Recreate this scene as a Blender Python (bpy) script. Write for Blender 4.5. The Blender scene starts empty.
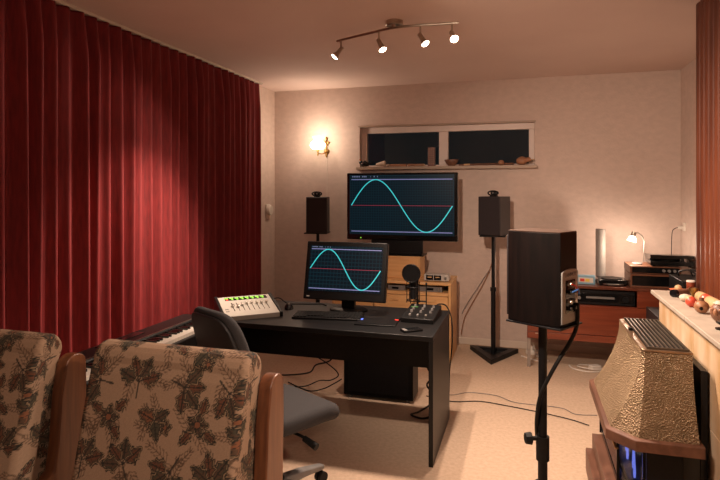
import bpy, bmesh, math, random
import numpy as np
from mathutils import Vector, Matrix, Euler
random.seed(7)
PI = math.pi
R = math.radians
S = bpy.context.scene
COL = S.collection

# ------------------------------------------------------------------ mesh builder
class M:
    def __init__(s): s.v = []; s.f = []
    def add(s, vs, fs):
        o = len(s.v); s.v += [tuple(p) for p in vs]; s.f += [tuple(i + o for i in f) for f in fs]; return s
    def b(s, x0, x1, y0, y1, z0, z1, mt=None):
        vs = [Vector((x, y, z)) for x in (x0, x1) for y in (y0, y1) for z in (z0, z1)]
        if mt: vs = [mt @ p for p in vs]
        return s.add(vs, [(0, 1, 3, 2), (4, 6, 7, 5), (0, 4, 5, 1), (2, 3, 7, 6), (0, 2, 6, 4), (1, 5, 7, 3)])
    def cyl(s, p0, p1, r0, r1=None, n=16, caps=True):
        p0 = Vector(p0); p1 = Vector(p1); r1 = r0 if r1 is None else r1
        d = (p1 - p0).normalized(); a = d.orthogonal().normalized(); c = d.cross(a)
        vs = []
        for p, r in ((p0, r0), (p1, r1)):
            for i in range(n):
                t = 2 * PI * i / n; vs.append(p + (a * math.cos(t) + c * math.sin(t)) * r)
        fs = [(i, (i + 1) % n, n + (i + 1) % n, n + i) for i in range(n)]
        if caps: fs += [tuple(range(n - 1, -1, -1)), tuple(range(n, 2 * n))]
        return s.add(vs, fs)
    def lathe(s, prof, c=(0, 0, 0), n=20, mt=None, caps=True):
        c = Vector(c); vs = []
        for r, z in prof:
            for i in range(n):
                t = 2 * PI * i / n; p = Vector((r * math.cos(t), r * math.sin(t), z))
                if mt: p = mt @ p
                vs.append(p + c)
        fs = []
        for k in range(len(prof) - 1):
            for i in range(n):
                j = (i + 1) % n; fs.append((k * n + i, k * n + j, (k + 1) * n + j, (k + 1) * n + i))
        if caps:
            fs.append(tuple(range(n - 1, -1, -1))); e = (len(prof) - 1) * n; fs.append(tuple(range(e, e + n)))
        return s.add(vs, fs)
    def ball(s, c, r, n=16, m=10, mt=None):
        if not hasattr(r, '__len__'): r = (r, r, r)
        prof = []
        vs = []; c = Vector(c)
        for k in range(m + 1):
            a = -PI / 2 + PI * k / m
            for i in range(n):
                t = 2 * PI * i / n
                p = Vector((r[0] * math.cos(a) * math.cos(t), r[1] * math.cos(a) * math.sin(t), r[2] * math.sin(a)))
                if mt: p = mt @ p
                vs.append(c + p)
        fs = [(k * n + i, k * n + (i + 1) % n, (k + 1) * n + (i + 1) % n, (k + 1) * n + i) for k in range(m) for i in range(n)]
        return s.add(vs, fs)
    def tube(s, pts, r, n=8, sub=6, closed=False):
        pts = [Vector(p) for p in pts]
        if sub and len(pts) > 2 and not closed:
            q = []
            P = [pts[0]] + pts + [pts[-1]]
            for i in range(1, len(P) - 2):
                for k in range(sub):
                    t = k / sub
                    q.append(0.5 * ((2 * P[i]) + (P[i + 1] - P[i - 1]) * t + (2 * P[i - 1] - 5 * P[i] + 4 * P[i + 1] - P[i + 2]) * t * t + (3 * P[i] - P[i - 1] - 3 * P[i + 1] + P[i + 2]) * t ** 3))
            q.append(pts[-1]); pts = q
        N = len(pts); vs = []; a = None
        for i, p in enumerate(pts):
            d = (pts[(i + 1) % N] - pts[i - 1]) if closed else (pts[min(i + 1, N - 1)] - pts[max(i - 1, 0)])
            d.normalize()
            a = d.orthogonal().normalized() if a is None else (a - d * a.dot(d)).normalized()
            c = d.cross(a)
            rr = r[min(i * len(r) // N, len(r) - 1)] if hasattr(r, '__len__') else r
            for k in range(n):
                t = 2 * PI * k / n; vs.append(p + (a * math.cos(t) + c * math.sin(t)) * rr)
        fs = []
        for i in range(N if closed else N - 1):
            j = (i + 1) % N
            for k in range(n):
                l = (k + 1) % n; fs.append((i * n + k, i * n + l, j * n + l, j * n + k))
        if not closed: fs += [tuple(range(n - 1, -1, -1)), tuple(range((N - 1) * n, N * n))]
        return s.add(vs, fs)
    def prism(s, poly, h0, h1, mt=None):       # poly in local xy, extruded along local z
        n = len(poly)
        vs = [Vector((x, y, h)) for h in (h0, h1) for x, y in poly]
        if mt: vs = [mt @ p for p in vs]
        fs = [(i, (i + 1) % n, n + (i + 1) % n, n + i) for i in range(n)] + [tuple(range(n - 1, -1, -1)), tuple(range(n, 2 * n))]
        return s.add(vs, fs)
    def loft(s, rings, caps=True):
        n = len(rings[0]); vs = [p for r in rings for p in r]
        fs = [(k * n + i, k * n + (i + 1) % n, (k + 1) * n + (i + 1) % n, (k + 1) * n + i) for k in range(len(rings) - 1) for i in range(n)]
        if caps: e = (len(rings) - 1) * n; fs += [tuple(range(n - 1, -1, -1)), tuple(range(e, e + n))]
        return s.add(vs, fs)
    def build(s, name, mat, parent=None, loc=(0, 0, 0), rot=(0, 0, 0), smooth=35, bevel=0, seg=2):
        me = bpy.data.meshes.new(name)
        me.from_pydata(s.v, [], s.f); me.validate()
        bm = bmesh.new(); bm.from_mesh(me); bmesh.ops.recalc_face_normals(bm, faces=bm.faces); bm.to_mesh(me); bm.free()
        if smooth:
            me.polygons.foreach_set('use_smooth', [True] * len(me.polygons)); me.set_sharp_from_angle(angle=R(smooth))
        me.materials.append(mat)
        o = bpy.data.objects.new(name, me); COL.objects.link(o)
        o.location = loc; o.rotation_euler = rot
        if parent: o.parent = parent
        if bevel:
            md = o.modifiers.new('bevel', 'BEVEL'); md.width = bevel; md.segments = seg; md.limit_method = 'ANGLE'; md.angle_limit = R(40)
        return o

def tag(o, label, cat, group=None):
    o['label'] = label; o['category'] = cat
    if group: o['group'] = group
    return o
def thing(name, label, cat, loc=(0, 0, 0), rotz=0, group=None):
    o = bpy.data.objects.new(name, None); COL.objects.link(o); o.empty_display_size = .05
    o.location = loc; o.rotation_euler = (0, 0, rotz)
    return tag(o, label, cat, group)
def struct(o): o['kind'] = 'structure'; return o
def copy_tree(o, parent=None):
    c = o.copy(); COL.objects.link(c)
    if parent: c.parent = parent
    for ch in list(o.children): copy_tree(ch, c)
    return c
def text(name, body, size, mat, parent, mt):
    cu = bpy.data.curves.new('t', 'FONT'); cu.body = body; cu.size = size; cu.align_x = 'CENTER'; cu.align_y = 'CENTER'; cu.extrude = .0006
    t = bpy.data.objects.new('t', cu); COL.objects.link(t)
    bpy.context.view_layer.update()
    me = bpy.data.meshes.new_from_object(t.evaluated_get(bpy.context.evaluated_depsgraph_get()))
    bpy.data.objects.remove(t); me.transform(mt); me.materials.clear(); me.materials.append(mat); me.name = name
    o = bpy.data.objects.new(name, me); COL.objects.link(o); o.parent = parent
    return o
def T(x, y, z): return Matrix.Translation((x, y, z))
def RX(a): return Matrix.Rotation(R(a), 4, 'X')
def RY(a): return Matrix.Rotation(R(a), 4, 'Y')
def RZ(a): return Matrix.Rotation(R(a), 4, 'Z')

# ------------------------------------------------------------------ materials
def mk(name, col, rough=.5, metal=0, col2=None, scale=8, stretch=(1, 1, 1), detail=4, lo=.35, hi=.65, bump=0, bscale=60, bdist=.002, bstretch=None, emit=0, ecol=None, trans=0, coat=0, sheen=0, spec=.5, ior=None):
    m = bpy.data.materials.new(name); m.use_nodes = True; nt = m.node_tree; N = nt.nodes; L = nt.links
    p = N['Principled BSDF']
    p.inputs['Base Color'].default_value = (*col, 1); p.inputs['Roughness'].default_value = rough; p.inputs['Metallic'].default_value = metal
    p.inputs['Specular IOR Level'].default_value = spec
    if trans: p.inputs['Transmission Weight'].default_value = trans
    if coat: p.inputs['Coat Weight'].default_value = coat; p.inputs['Coat Roughness'].default_value = .15
    if sheen: p.inputs['Sheen Weight'].default_value = sheen; p.inputs['Sheen Roughness'].default_value = .4; p.inputs['Sheen Tint'].default_value = (*[min(1, c * 2.5) for c in col], 1)
    if ior: p.inputs['IOR'].default_value = ior
    if emit: p.inputs['Emission Color'].default_value = (*(ecol or col), 1); p.inputs['Emission Strength'].default_value = emit
    tc = N.new('ShaderNodeTexCoord')
    if col2:
        mp = N.new('ShaderNodeMapping'); mp.inputs['Scale'].default_value = stretch; L.new(tc.outputs['Object'], mp.inputs['Vector'])
        nz = N.new('ShaderNodeTexNoise'); nz.inputs['Scale'].default_value = scale; nz.inputs['Detail'].default_value = detail; L.new(mp.outputs[0], nz.inputs['Vector'])
        cr = N.new('ShaderNodeValToRGB'); e = cr.color_ramp.elements; e[0].position = lo; e[0].color = (*col, 1); e[1].position = hi; e[1].color = (*col2, 1)
        L.new(nz.outputs['Fac'], cr.inputs[0]); L.new(cr.outputs[0], p.inputs['Base Color'])
    if bump:
        mp2 = N.new('ShaderNodeMapping'); mp2.inputs['Scale'].default_value = bstretch or (1, 1, 1); L.new(tc.outputs['Object'], mp2.inputs['Vector'])
        n2 = N.new('ShaderNodeTexNoise'); n2.inputs['Scale'].default_value = bscale; n2.inputs['Detail'].default_value = 3; L.new(mp2.outputs[0], n2.inputs['Vector'])
        bp = N.new('ShaderNodeBump'); bp.inputs['Strength'].default_value = bump; bp.inputs['Distance'].default_value = bdist
        L.new(n2.outputs['Fac'], bp.inputs['Height']); L.new(bp.outputs[0], p.inputs['Normal'])
    return m

m_wall = mk('wallpaper', (.57, .455, .39), .85, col2=(.62, .495, .425), scale=14, stretch=(1, 1, 1.6), bump=.5, bscale=55, bdist=.004)
m_ceil = mk('ceiling_plaster', (.69, .55, .49), .9, col2=(.72, .58, .515), scale=2, bump=.12, bscale=3, bdist=.02)
m_floor = mk('carpet', (.48, .345, .245), .95, col2=(.56, .41, .295), scale=45, detail=8, bump=.9, bscale=260, bdist=.004, sheen=.15)
m_base = mk('baseboard_paint', (.62, .53, .44), .5, col2=(.66, .56, .47), scale=5)
m_frame = mk('window_paint', (.70, .59, .52), .45, col2=(.74, .62, .55), scale=6)
m_sill = mk('sill_wood', (.36, .27, .2), .5, col2=(.42, .32, .24), scale=9, stretch=(.3, 3, 3))
m_curt = mk('curtain_velvet', (.135, .0062, .0078), .8, col2=(.20, .0105, .0115), scale=70, stretch=(1, 1, .12), bump=.25, bscale=300, bdist=.001, sheen=.12)
m_slat = mk('red_brown_slats', (.075, .0165, .006), .5, col2=(.135, .032, .0105), scale=3, stretch=(3, 3, .5), bump=.1, bscale=40, bstretch=(3, 3, .2), spec=.25)
m_black = mk('black_laminate', (.0042, .0039, .0040), .42, col2=(.006, .0056, .0058), scale=40, bump=.08, bscale=200, bdist=.0008, spec=.3)
m_plastic = mk('black_plastic', (.0045, .0043, .0045), .42, col2=(.0065, .0062, .0065), scale=50, spec=.2)
m_gloss = mk('gloss_black', (.005, .005, .0055), .15, col2=(.007, .007, .0075), scale=20, spec=.35)
m_rubber = mk('black_rubber', (.006, .006, .006), .6, col2=(.009, .009, .009), scale=60, spec=.3)
m_metalk = mk('black_metal', (.006, .006, .007), .42, col2=(.009, .009, .010), scale=60, spec=.25, bump=.05, bscale=300)
m_steel = mk('brushed_steel', (.5, .47, .43), .32, 1, col2=(.6, .56, .51), scale=30, stretch=(1, 1, .1))
m_nickel = mk('satin_nickel', (.42, .36, .29), .28, 1, col2=(.5, .43, .35), scale=20)
m_brass = mk('aged_brass', (.5, .31, .11), .3, 1, col2=(.36, .2, .07), scale=40)
m_silver = mk('silver_plastic', (.50, .48, .44), .35, col2=(.55, .52, .48), scale=25, spec=.6)
m_platem = mk('plate_grey', (.30, .295, .28), .4, col2=(.33, .325, .31), scale=25)
m_colsp = mk('column_grey', (.28, .25, .225), .6, .0, col2=(.32, .29, .26), scale=20)
m_gun = mk('grey_metal', (.16, .15, .145), .45, col2=(.2, .19, .18), scale=20)
m_legm = mk('leg_grey', (.3, .26, .23), .45, .3, col2=(.36, .31, .27), scale=20)
m_pine = mk('pine', (.66, .37, .15), .48, col2=(.76, .47, .21), scale=4, stretch=(.8, 4, 9), bump=.06, bscale=20, coat=.15)
m_pineside = mk('pine_side', (.64, .37, .155), .5, col2=(.72, .45, .20), scale=4, stretch=(5, 5, .6))
m_mahog = mk('mahogany', (.155, .028, .011), .32, col2=(.23, .05, .02), scale=4, stretch=(.6, 4, 8), coat=.3)
m_mahdk = mk('mahogany_top', (.10, .028, .015), .3, col2=(.14, .04, .02), scale=4, stretch=(.6, 6, 6), coat=.3)
m_dkwood = mk('dark_walnut', (.003, .0018, .0017), .55, col2=(.0075, .0036, .003), scale=9, stretch=(5, 5, .5), spec=.2)
m_sptop = mk('speaker_top', (.05, .026, .018), .35, col2=(.075, .042, .028), scale=9, stretch=(.5, 5, 5))
m_spk = mk('charcoal_speaker', (.024, .019, .02), .5, col2=(.032, .026, .027), scale=20)
m_grille = mk('speaker_cloth', (.02, .015, .017), .9, col2=(.03, .023, .025), scale=300, bump=.5, bscale=500, bdist=.001)
m_hwood = mk('hearth_wood', (.11, .045, .026), .5, col2=(.17, .075, .045), scale=6, stretch=(4, .6, 4))
m_arm = mk('chair_wood', (.095, .030, .012), .38, col2=(.165, .058, .022), scale=9, stretch=(5, 5, .35), coat=.2)
m_radio = mk('radio_walnut', (.13, .048, .024), .4, col2=(.19, .075, .036), scale=6, stretch=(1, 4, 8), coat=.2)
m_office = mk('grey_office_fabric', (.026, .0245, .026), .92, col2=(.036, .034, .036), scale=220, bump=.5, bscale=350, bdist=.001, sheen=.08)
m_officep = mk('charcoal_plastic', (.018, .0175, .019), .5, col2=(.023, .022, .023), scale=30)
m_white = mk('white_plastic', (.68, .62, .54), .4, col2=(.72, .66, .58), scale=10)
m_cream = mk('cream_keys', (.72, .68, .6), .3, col2=(.76, .72, .64), scale=10)
m_ctl = mk('mixer_panel', (.30, .275, .24), .45, col2=(.325, .30, .26), scale=10)
m_slab = mk('mantel_stone', (.36, .30, .24), .55, col2=(.43, .365, .295), scale=11, detail=8, bump=.12, bscale=60)
m_marble = mk('yellow_marble', (.44, .265, .115), .5, col2=(.64, .50, .36), scale=4.5, detail=6, stretch=(1, 1.6, .8), lo=.3, hi=.7, bump=.06, bscale=20)
m_joint = mk('marble_joint', (.30, .21, .13), .8, col2=(.34, .25, .16), scale=30)
m_red = mk('red_gourd', (.50, .055, .03), .35, col2=(.56, .09, .045), scale=20)
m_tan = mk('tan_gourd', (.50, .30, .145), .45, col2=(.56, .36, .19), scale=25)
m_brown = mk('brown_gourd', (.22, .09, .04), .45, col2=(.34, .16, .075), scale=30)
m_dkbrown = mk('dark_carved_wood', (.12, .05, .028), .45, col2=(.2, .09, .05), scale=40, bump=.4, bscale=60)
m_orange = mk('orange_glaze', (.70, .16, .06), .4, col2=(.75, .22, .09), scale=20)
m_shell = mk('shell', (.62, .5, .4), .5, col2=(.5, .37, .27), scale=30, bump=.3, bscale=60)
m_wood2 = mk('carved_brown', (.27, .115, .055), .5, col2=(.36, .17, .085), scale=30, stretch=(.4, 3, 3))
m_blue = mk('light_blue_plastic', (.22, .40, .50), .4, col2=(.26, .44, .54), scale=10)
m_yellow = mk('yellow_label', (.75, .55, .08), .5, col2=(.78, .58, .1), scale=10)
m_redcab = mk('red_wire', (.6, .04, .02), .4, col2=(.65, .06, .03), scale=10)
m_bluecab = mk('blue_wire', (.05, .16, .45), .4, col2=(.07, .19, .5), scale=10)
m_copper = None
def em(name, col, s):
    m = bpy.data.materials.new(name); m.use_nodes = True; p = m.node_tree.nodes['Principled BSDF']
    p.inputs['Base Color'].default_value = (*[c * .3 for c in col], 1); p.inputs['Emission Color'].default_value = (*col, 1); p.inputs['Emission Strength'].default_value = s
    return m
WARM = (1, .72, .45)
e_bulb = em('bulb_glow', (1, .80, .58), 22)
e_shade = em('shade_glow', (1, .80, .55), 9)
e_lamp = em('lamp_shade_glow', (1, .80, .55), 7)
e_trace = em('trace_cyan', (.045, .58, .62), .85)
e_line = em('line_lilac', (.30, .30, .62), .62)
e_redline = em('line_red', (.42, .03, .07), .55)
e_green = em('led_green', (.35, .9, .08), .75)
e_dimgreen = em('led_dim_green', (.15, .5, .12), .12)
e_redled = em('led_red', (1, .05, .03), 1.5)
e_amber = em('led_amber', (1, .45, .08), 1.2)
e_blueled = em('led_blue', (.15, .25, 1), 1.2)
e_text = em('screen_text', (.3, .36, .6), .35)
e_flame = em('gas_flame', (.22, .28, 1), 1.4)

def screen_mat():
    m = bpy.data.materials.new('oscilloscope_screen'); m.use_nodes = True; N = m.node_tree.nodes; L = m.node_tree.links; p = N['Principled BSDF']
    tc = N.new('ShaderNodeTexCoord'); sx = N.new('ShaderNodeSeparateXYZ'); L.new(tc.outputs['Object'], sx.inputs[0])
    def lines(out, freq, th):
        a = N.new('ShaderNodeMath'); a.operation = 'MULTIPLY'; a.inputs[1].default_value = freq; L.new(out, a.inputs[0])
        f = N.new('ShaderNodeMath'); f.operation = 'FRACT'; L.new(a.outputs[0], f.inputs[0])
        g = N.new('ShaderNodeMath'); g.operation = 'GREATER_THAN'; g.inputs[1].default_value = th; L.new(f.outputs[0], g.inputs[0]); return g
    gx = lines(sx.outputs['X'], 42, .75); gz = lines(sx.outputs['Z'], 42, .75)
    ad = N.new('ShaderNodeMath'); ad.operation = 'MAXIMUM'; L.new(gx.outputs[0], ad.inputs[0]); L.new(gz.outputs[0], ad.inputs[1])
    mx = N.new('ShaderNodeMix'); mx.data_type = 'RGBA'; mx.inputs['A'].default_value = (.0006, .0045, .0085, 1); mx.inputs['B'].default_value = (.003, .018, .025, 1)
    L.new(ad.outputs[0], mx.inputs['Factor']); L.new(mx.outputs['Result'], p.inputs['Emission Color']); p.inputs['Emission Strength'].default_value = 1
    p.inputs['Base Color'].default_value = (.003, .003, .004, 1); p.inputs['Roughness'].default_value = .35; p.inputs['Specular IOR Level'].default_value = .15
    return m
m_screen = screen_mat()

def copper_mat(name, c1, c2, bump, sc):
    m = mk(name, c1, .38, .6, col2=c2, scale=12)
    N = m.node_tree.nodes; L = m.node_tree.links
    tc = N.new('ShaderNodeTexCoord'); v = N.new('ShaderNodeTexVoronoi'); v.inputs['Scale'].default_value = sc; L.new(tc.outputs['Object'], v.inputs['Vector'])
    n2 = N.new('ShaderNodeTexNoise'); n2.inputs['Scale'].default_value = sc * .9; n2.inputs['Detail'].default_value = 2; L.new(tc.outputs['Object'], n2.inputs['Vector'])
    ad = N.new('ShaderNodeMath'); ad.operation = 'ADD'; L.new(v.outputs['Distance'], ad.inputs[0]); L.new(n2.outputs['Fac'], ad.inputs[1])
    bp = N.new('ShaderNodeBump'); bp.inputs['Strength'].default_value = bump; bp.inputs['Distance'].default_value = .009
    L.new(v.outputs['Distance'], bp.inputs['Height']); L.new(bp.outputs[0], N['Principled BSDF'].inputs['Normal'])
    return m
m_hammer = copper_mat('hammered_copper', (.29, .205, .12), (.36, .255, .155), 1.0, 150)
m_bronze = mk('dark_bronze', (.10, .08, .06), .4, .6, col2=(.14, .11, .085), scale=15)
m_hoodtrim = mk('copper_trim', (.32, .22, .14), .3, .85, col2=(.5, .33, .2), scale=15)

m_glass = mk('window_glass', (.9, .95, .95), .02, trans=1, ior=1.45)
m_dglass = mk('fire_glass', (.5, .5, .52), .05, trans=1, ior=1.45)
m_smoke = mk('smoked_lid', (.03, .03, .035), .08, trans=.4, ior=1.4)

# ------------------------------------------------------------------ the room
BX0, BX1, BY0, BY1, H = -2.637, 1.344, -2.2, 5.64, 2.61
struct(M().b(BX0 - .2, BX1 + .2, BY0 - .2, BY1 + .2, -.1, 0).build('floor', m_floor))
struct(M().b(BX0 - .2, BX1 + .2, BY0 - .2, BY1 + .2, H, H + .1).build('ceiling', m_ceil))
WX0, WX1, WZ0, WZ1 = -1.664, .090, 1.766, 2.186
mw = M()
mw.b(BX0 - .2, WX0, BY1, BY1 + .2, 0, H).b(WX1, BX1 + .2, BY1, BY1 + .2, 0, H).b(WX0, WX1, BY1, BY1 + .2, 0, WZ0).b(WX0, WX1, BY1, BY1 + .2, WZ1, H)
struct(mw.build('wall_back', m_wall, smooth=0))
struct(M().b(BX0 - .2, BX0, BY0, BY1, 0, H).build('wall_left', m_wall))
struct(M().b(BX1, BX1 + .2, BY0, BY1, 0, H).build('wall_right', m_wall))
struct(M().b(BX0 - .2, BX1 + .2, BY0 - .2, BY0, 0, H).build('wall_front', m_wall))
struct(M().b(BX0, BX1, BY1 - .014, BY1, 0, .065).build('baseboard_back', m_base, bevel=.004))
struct(M().b(BX0, BX0 + .014, BY0, BY1 - .014, 0, .065).build('baseboard_left', m_base, bevel=.004))
struct(M().b(BX1 - .014, BX1, 3.71, BY1 - .014, 0, .065).build('baseboard_right', m_base, bevel=.004))
# window
win = bpy.data.objects.new('window_1', None); COL.objects.link(win); win.location = ((WX0 + WX1) / 2, BY1 + .06, WZ0); struct(win)
w = WX1 - WX0; hh = WZ1 - WZ0
fr = M()
fr.b(-w / 2, w / 2, 0, .06, hh - .062, hh).b(-w / 2, w / 2, 0, .06, .0, .022)
fr.b(-w / 2, -w / 2 + .063, 0, .06, .022, hh - .062).b(w / 2 - .052, w / 2, 0, .06, .022, hh - .062).b(-.052, .042, 0, .06, .022, hh - .062)
fr.build('window_frame', m_frame, win, bevel=.004)
M().b(-w / 2 + .063, -.052, -.003, .003, .020, hh - .060, T(0, .03, hh / 2) @ RX(2.6) @ T(0, 0, -hh / 2)).build('glass_pane', m_glass, win)
M().b(.042, w / 2 - .052, -.003, .003, .020, hh - .060, T(0, .03, hh / 2) @ RX(2.6) @ T(0, 0, -hh / 2)).build('glass_pane', m_glass, win)
M().b(-w / 2 - .02, w / 2 + .02, -.13, -.06, -.026, .004).b(-w / 2 + .001, w / 2 - .001, -.06, 0, 0, .004).build('window_sill', m_sill, win, bevel=.004)
lip = M().b(-w / 2 - .012, w / 2 + .012, -.072, -.06, hh, hh + .014)
lip.build('head_strip', m_sill, win)

# chimney breast with slats, mantelpiece
CX, CY1 = .955, 3.70
struct(M().b(CX + .03, BX1, .6, CY1, 0, H).build('wall_chimney', m_wall))
sl = M(); y = CY1 - .001; zz = .94
while y > .62:
    sl.prism([(y - .070, 0), (y - .070, .018), (y - .064, .026), (y - .036, .029), (y - .008, .026), (y - .002, .018), (y - .002, 0)], zz, H, Matrix(((0, -1, 0, CX + .03), (1, 0, 0, 0), (0, 0, 1, 0), (0, 0, 0, 1))))
    y -= .082
sl.b(CX + .022, CX + .0301, .62, CY1, zz, H)
struct(sl.build('trim_1', m_slat, bevel=0))
mp = thing('mantelpiece', 'yellow marble mantelpiece with a grey stone top, beside the copper gas fireplace', 'mantelpiece', (.75, 2.2, 0))
sf = M(); edges = [3.62, 3.30, 2.93, 2.52, 2.1, 1.7, 1.2, .6]
for i in range(len(edges) - 1):
    y1, y0 = edges[i] - 2.2, edges[i + 1] - 2.2
    lo = .45 if i % 2 else .52
    sf.b(0, .2, y0 + .002, y1 - .002, 0, lo - .002).b(0, .2, y0 + .002, y1 - .002, lo + .002, .918)
sf.build('marble_facing', m_marble, mp, bevel=.002)
M().b(.004, .2, -1.6, 1.418, 0, .917).build('mortar', m_joint, mp)
sb = M(); edges = [3.67, 2.94, 2.15, 1.4, .6]
for i in range(4): sb.b(-.035, .205, edges[i + 1] - 2.2 + .0025, edges[i] - 2.2 - .0025, .918, .94)
sb.build('stone_top', m_slab, mp, bevel=.003)

# ------------------------------------------------------------------ curtain + rail
def curtain():
    Y0, Y1 = 1.2, 5.12; n = 37; per = (Y1 - Y0) / n; NP = 20; NV = 34
    rs = np.random.RandomState(3)
    jit = rs.uniform(-.35, .35, (n + 2, 2)); am = rs.uniform(.65, 1.25, n + 2)
    vs = []; zt, zb = 2.59, .015
    for j in range(NV + 1):
        t = j / NV; t = t ** 1.4; z = zt + (zb - zt) * t
        s = min(1, (zt - z) / .25)
        for i in range(n * NP + 1):
            k = i / NP; c = int(min(k, n - 1)); ph = k - c
            w1 = math.sin(PI * ph) ** 2
            g = w1 ** (.8 + .3 * s)
            dbl = .10 * math.sin(4 * PI * ph + jit[c, 0] * 4 + t * 1.5) * s * math.sin(PI * ph)
            a0 = .056; A = a0 * (am[c] * (.72 + .28 * s))
            x = -.035 + A * (g + dbl)
            x += .012 * s * math.sin(k * 1.7 + t * 2.0 + 1) * math.sin(PI * ph) ** 2
            y = Y0 + k * per + per * .5 * s * (.3 + .7 * t) * (jit[c, 1] * math.sin(PI * ph))
            if j <= 1: x *= .93
            vs.append((x, y - 3, z))
    W = n * NP + 1
    fs = [(j * W + i, j * W + i + 1, (j + 1) * W + i + 1, (j + 1) * W + i) for j in range(NV) for i in range(W - 1)]
    m = M().add(vs, fs)
    o = m.build('curtain', m_curt, None, (-2.535, 3, 0), smooth=180)
    md = o.modifiers.new('thick', 'SOLIDIFY'); md.thickness = .004
    return o
tag(curtain(), 'dark red velvet floor-length pleated curtain covering the left wall', 'curtain')
tag(M().b(-.014, .014, -2.0, 2.14, -.018, 0).build('curtain_rail', m_base, None, (-2.545, 3, H), bevel=.002), 'thin pale ceiling rail the red curtain hangs from', 'curtain rail')

# ------------------------------------------------------------------ ceiling spots
sp = thing('ceiling_spotlight', 'satin nickel ceiling bar with four lit spotlights above the desk', 'ceiling light', (-.80, 3.50, H))
M().lathe([(.055, 0), (.055, -.026), (.05, -.03)]).build('canopy', m_nickel, sp)
railp = [(-.44, .155, -.055), (-.30, .085, -.055), (-.14, .02, -.052), (0, -.03, -.05), (.13, -.04, -.05), (.27, -.035, -.052), (.41, -.04, -.055)]
M().tube(railp, .0085).cyl((0, -.03, -.02), (0, -.03, -.05), .012).build('rail', m_nickel, sp)
heads = [((-.405, .135), (-.60, -.25, -.79)), ((-.105, .012), (.42, -.25, -.87)), ((.175, -.04), (.50, -.28, -.82)), ((.37, -.04), (.30, -.66, -.69))]
spot_pts = []
for (hx, hy), d in heads:
    d = Vector(d).normalized(); j = Vector((hx, hy, -.118))
    hd = M().cyl((hx, hy, -.05), j, .006).ball(j, .012, 10, 6)
    q = d.to_track_quat('Z', 'Y').to_matrix().to_4x4()
    hd.lathe([(.004, -.02), (.014, -.015), (.015, .030), (.018, .044), (.027, .070), (.025, .070), (.016, .046)], j, 16, q, caps=False)
    h = hd.build('spot_head', m_nickel, sp)
    M().lathe([(.005, .04), (.018, .052), (.0245, .068), (.018, .074), (.005, .077)], j, 16, q).build('bulb', e_bulb, h)
    spot_pts.append((sp.location + j + d * .098, d))

# ------------------------------------------------------------------ sconce
sc = thing('wall_lamp', 'lit brass wall lamp with a white glass shade above the left speaker', 'wall lamp', (-2.03, 5.64, 1.99))
M().lathe([(.0, .0), (.032, 0), (.03, .01), (.014, .02), (0, .022)], (0, 0, -.05), 16, RX(90)).lathe([(.0, .0), (.025, 0), (.022, .012), (.0, .02)], (0, 0, .035), 14, RX(90)).tube([(0, -.012, -.08), (0, -.016, -.03), (0, -.014, .03), (0, -.012, .075)], .008).ball((0, -.014, .09), (.013, .012, .02)).ball((.018, -.012, .045), (.016, .008, .014)).ball((-.018, -.012, .05), (.014, .008, .014)).ball((0, -.014, -.09), (.011, .01, .024)).build('wall_bracket', m_brass, sc)
M().tube([(0, -.02, -.05), (-.02, -.07, -.078), (-.05, -.12, -.072), (-.055, -.125, -.045)], .006).lathe([(.0, -.10), (.006, -.095), (.010, -.08), (.004, -.066), (.014, -.05), (.012, -.04), (.02, -.03), (.022, -.02)], (-.055, -.125, -.005)).build('arm', m_brass, sc)
M().lathe([(.018, -.035), (.055, -.03), (.084, .005), (.074, .034), (.044, .058), (.042, .074), (.056, .098), (.053, .098), (.038, .074), (.04, .056), (.068, .034), (.076, .006), (.05, -.022), (.016, -.03)], (-.055, -.125, .0), 24, caps=False).build('glass_shade', e_shade, sc)
M().tube([(0, -.006, -.1), (.006, -.004, -.3), (.004, -.004, -.55), (.012, -.006, -.9)], .0025).build('cord', m_white, sc)

# ------------------------------------------------------------------ thermostat / left wall
th_ = thing('wall_sensor', 'round white plastic dial on the left wall beside the curtain end', 'wall sensor', (BX0, 5.45, 1.295))
M().lathe([(.0, 0), (.058, 0), (.058, .025), (.048, .04), (0, .042)], (.01, 0, .02), 24, RY(90)).build('dial', m_white, th_)
M().b(0, .02, -.045, .045, -.075, .085).build('back_plate', m_white, th_, bevel=.008)

# ------------------------------------------------------------------ bookshelf speakers on stands
def bookshelf(name, label, loc, rz):
    s = thing(name, label, 'speaker', loc, rz, 'bookshelf speakers beside the television')
    M().b(-.105, .105, -.13, .13, 0, .355).build('cabinet', m_spk, s, bevel=.004)
    M().b(-.1, .1, -.143, -.13, .006, .349).build('grille', m_grille, s, bevel=.005)
    return s
def tweeter(label, loc, rz):
    t = thing('tweeter', label, 'tweeter', loc, rz, 'small tweeters on top of the bookshelf speakers')
    M().b(-.03, .03, -.03, .03, 0, .012).build('foot', m_metalk, t, bevel=.004)
    ring = [(.048 * math.cos(a), -.02, .032 + .019 * math.sin(a)) for a in [2 * PI * k / 24 for k in range(24)]]
    M().tube(ring, .007, closed=True, n=8).build('ring', m_metalk, t)
    M().lathe([(0, .0), (.034, .0), (.03, .02), (.0, .03)], (0, .01, .032), 20, RX(90) @ Matrix.Diagonal((1, .5, 1, 1))).build('horn', m_metalk, t)
    M().ball((0, -.026, .032), .009, 10, 6).build('dome', m_gun, t)
    return t
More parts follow.
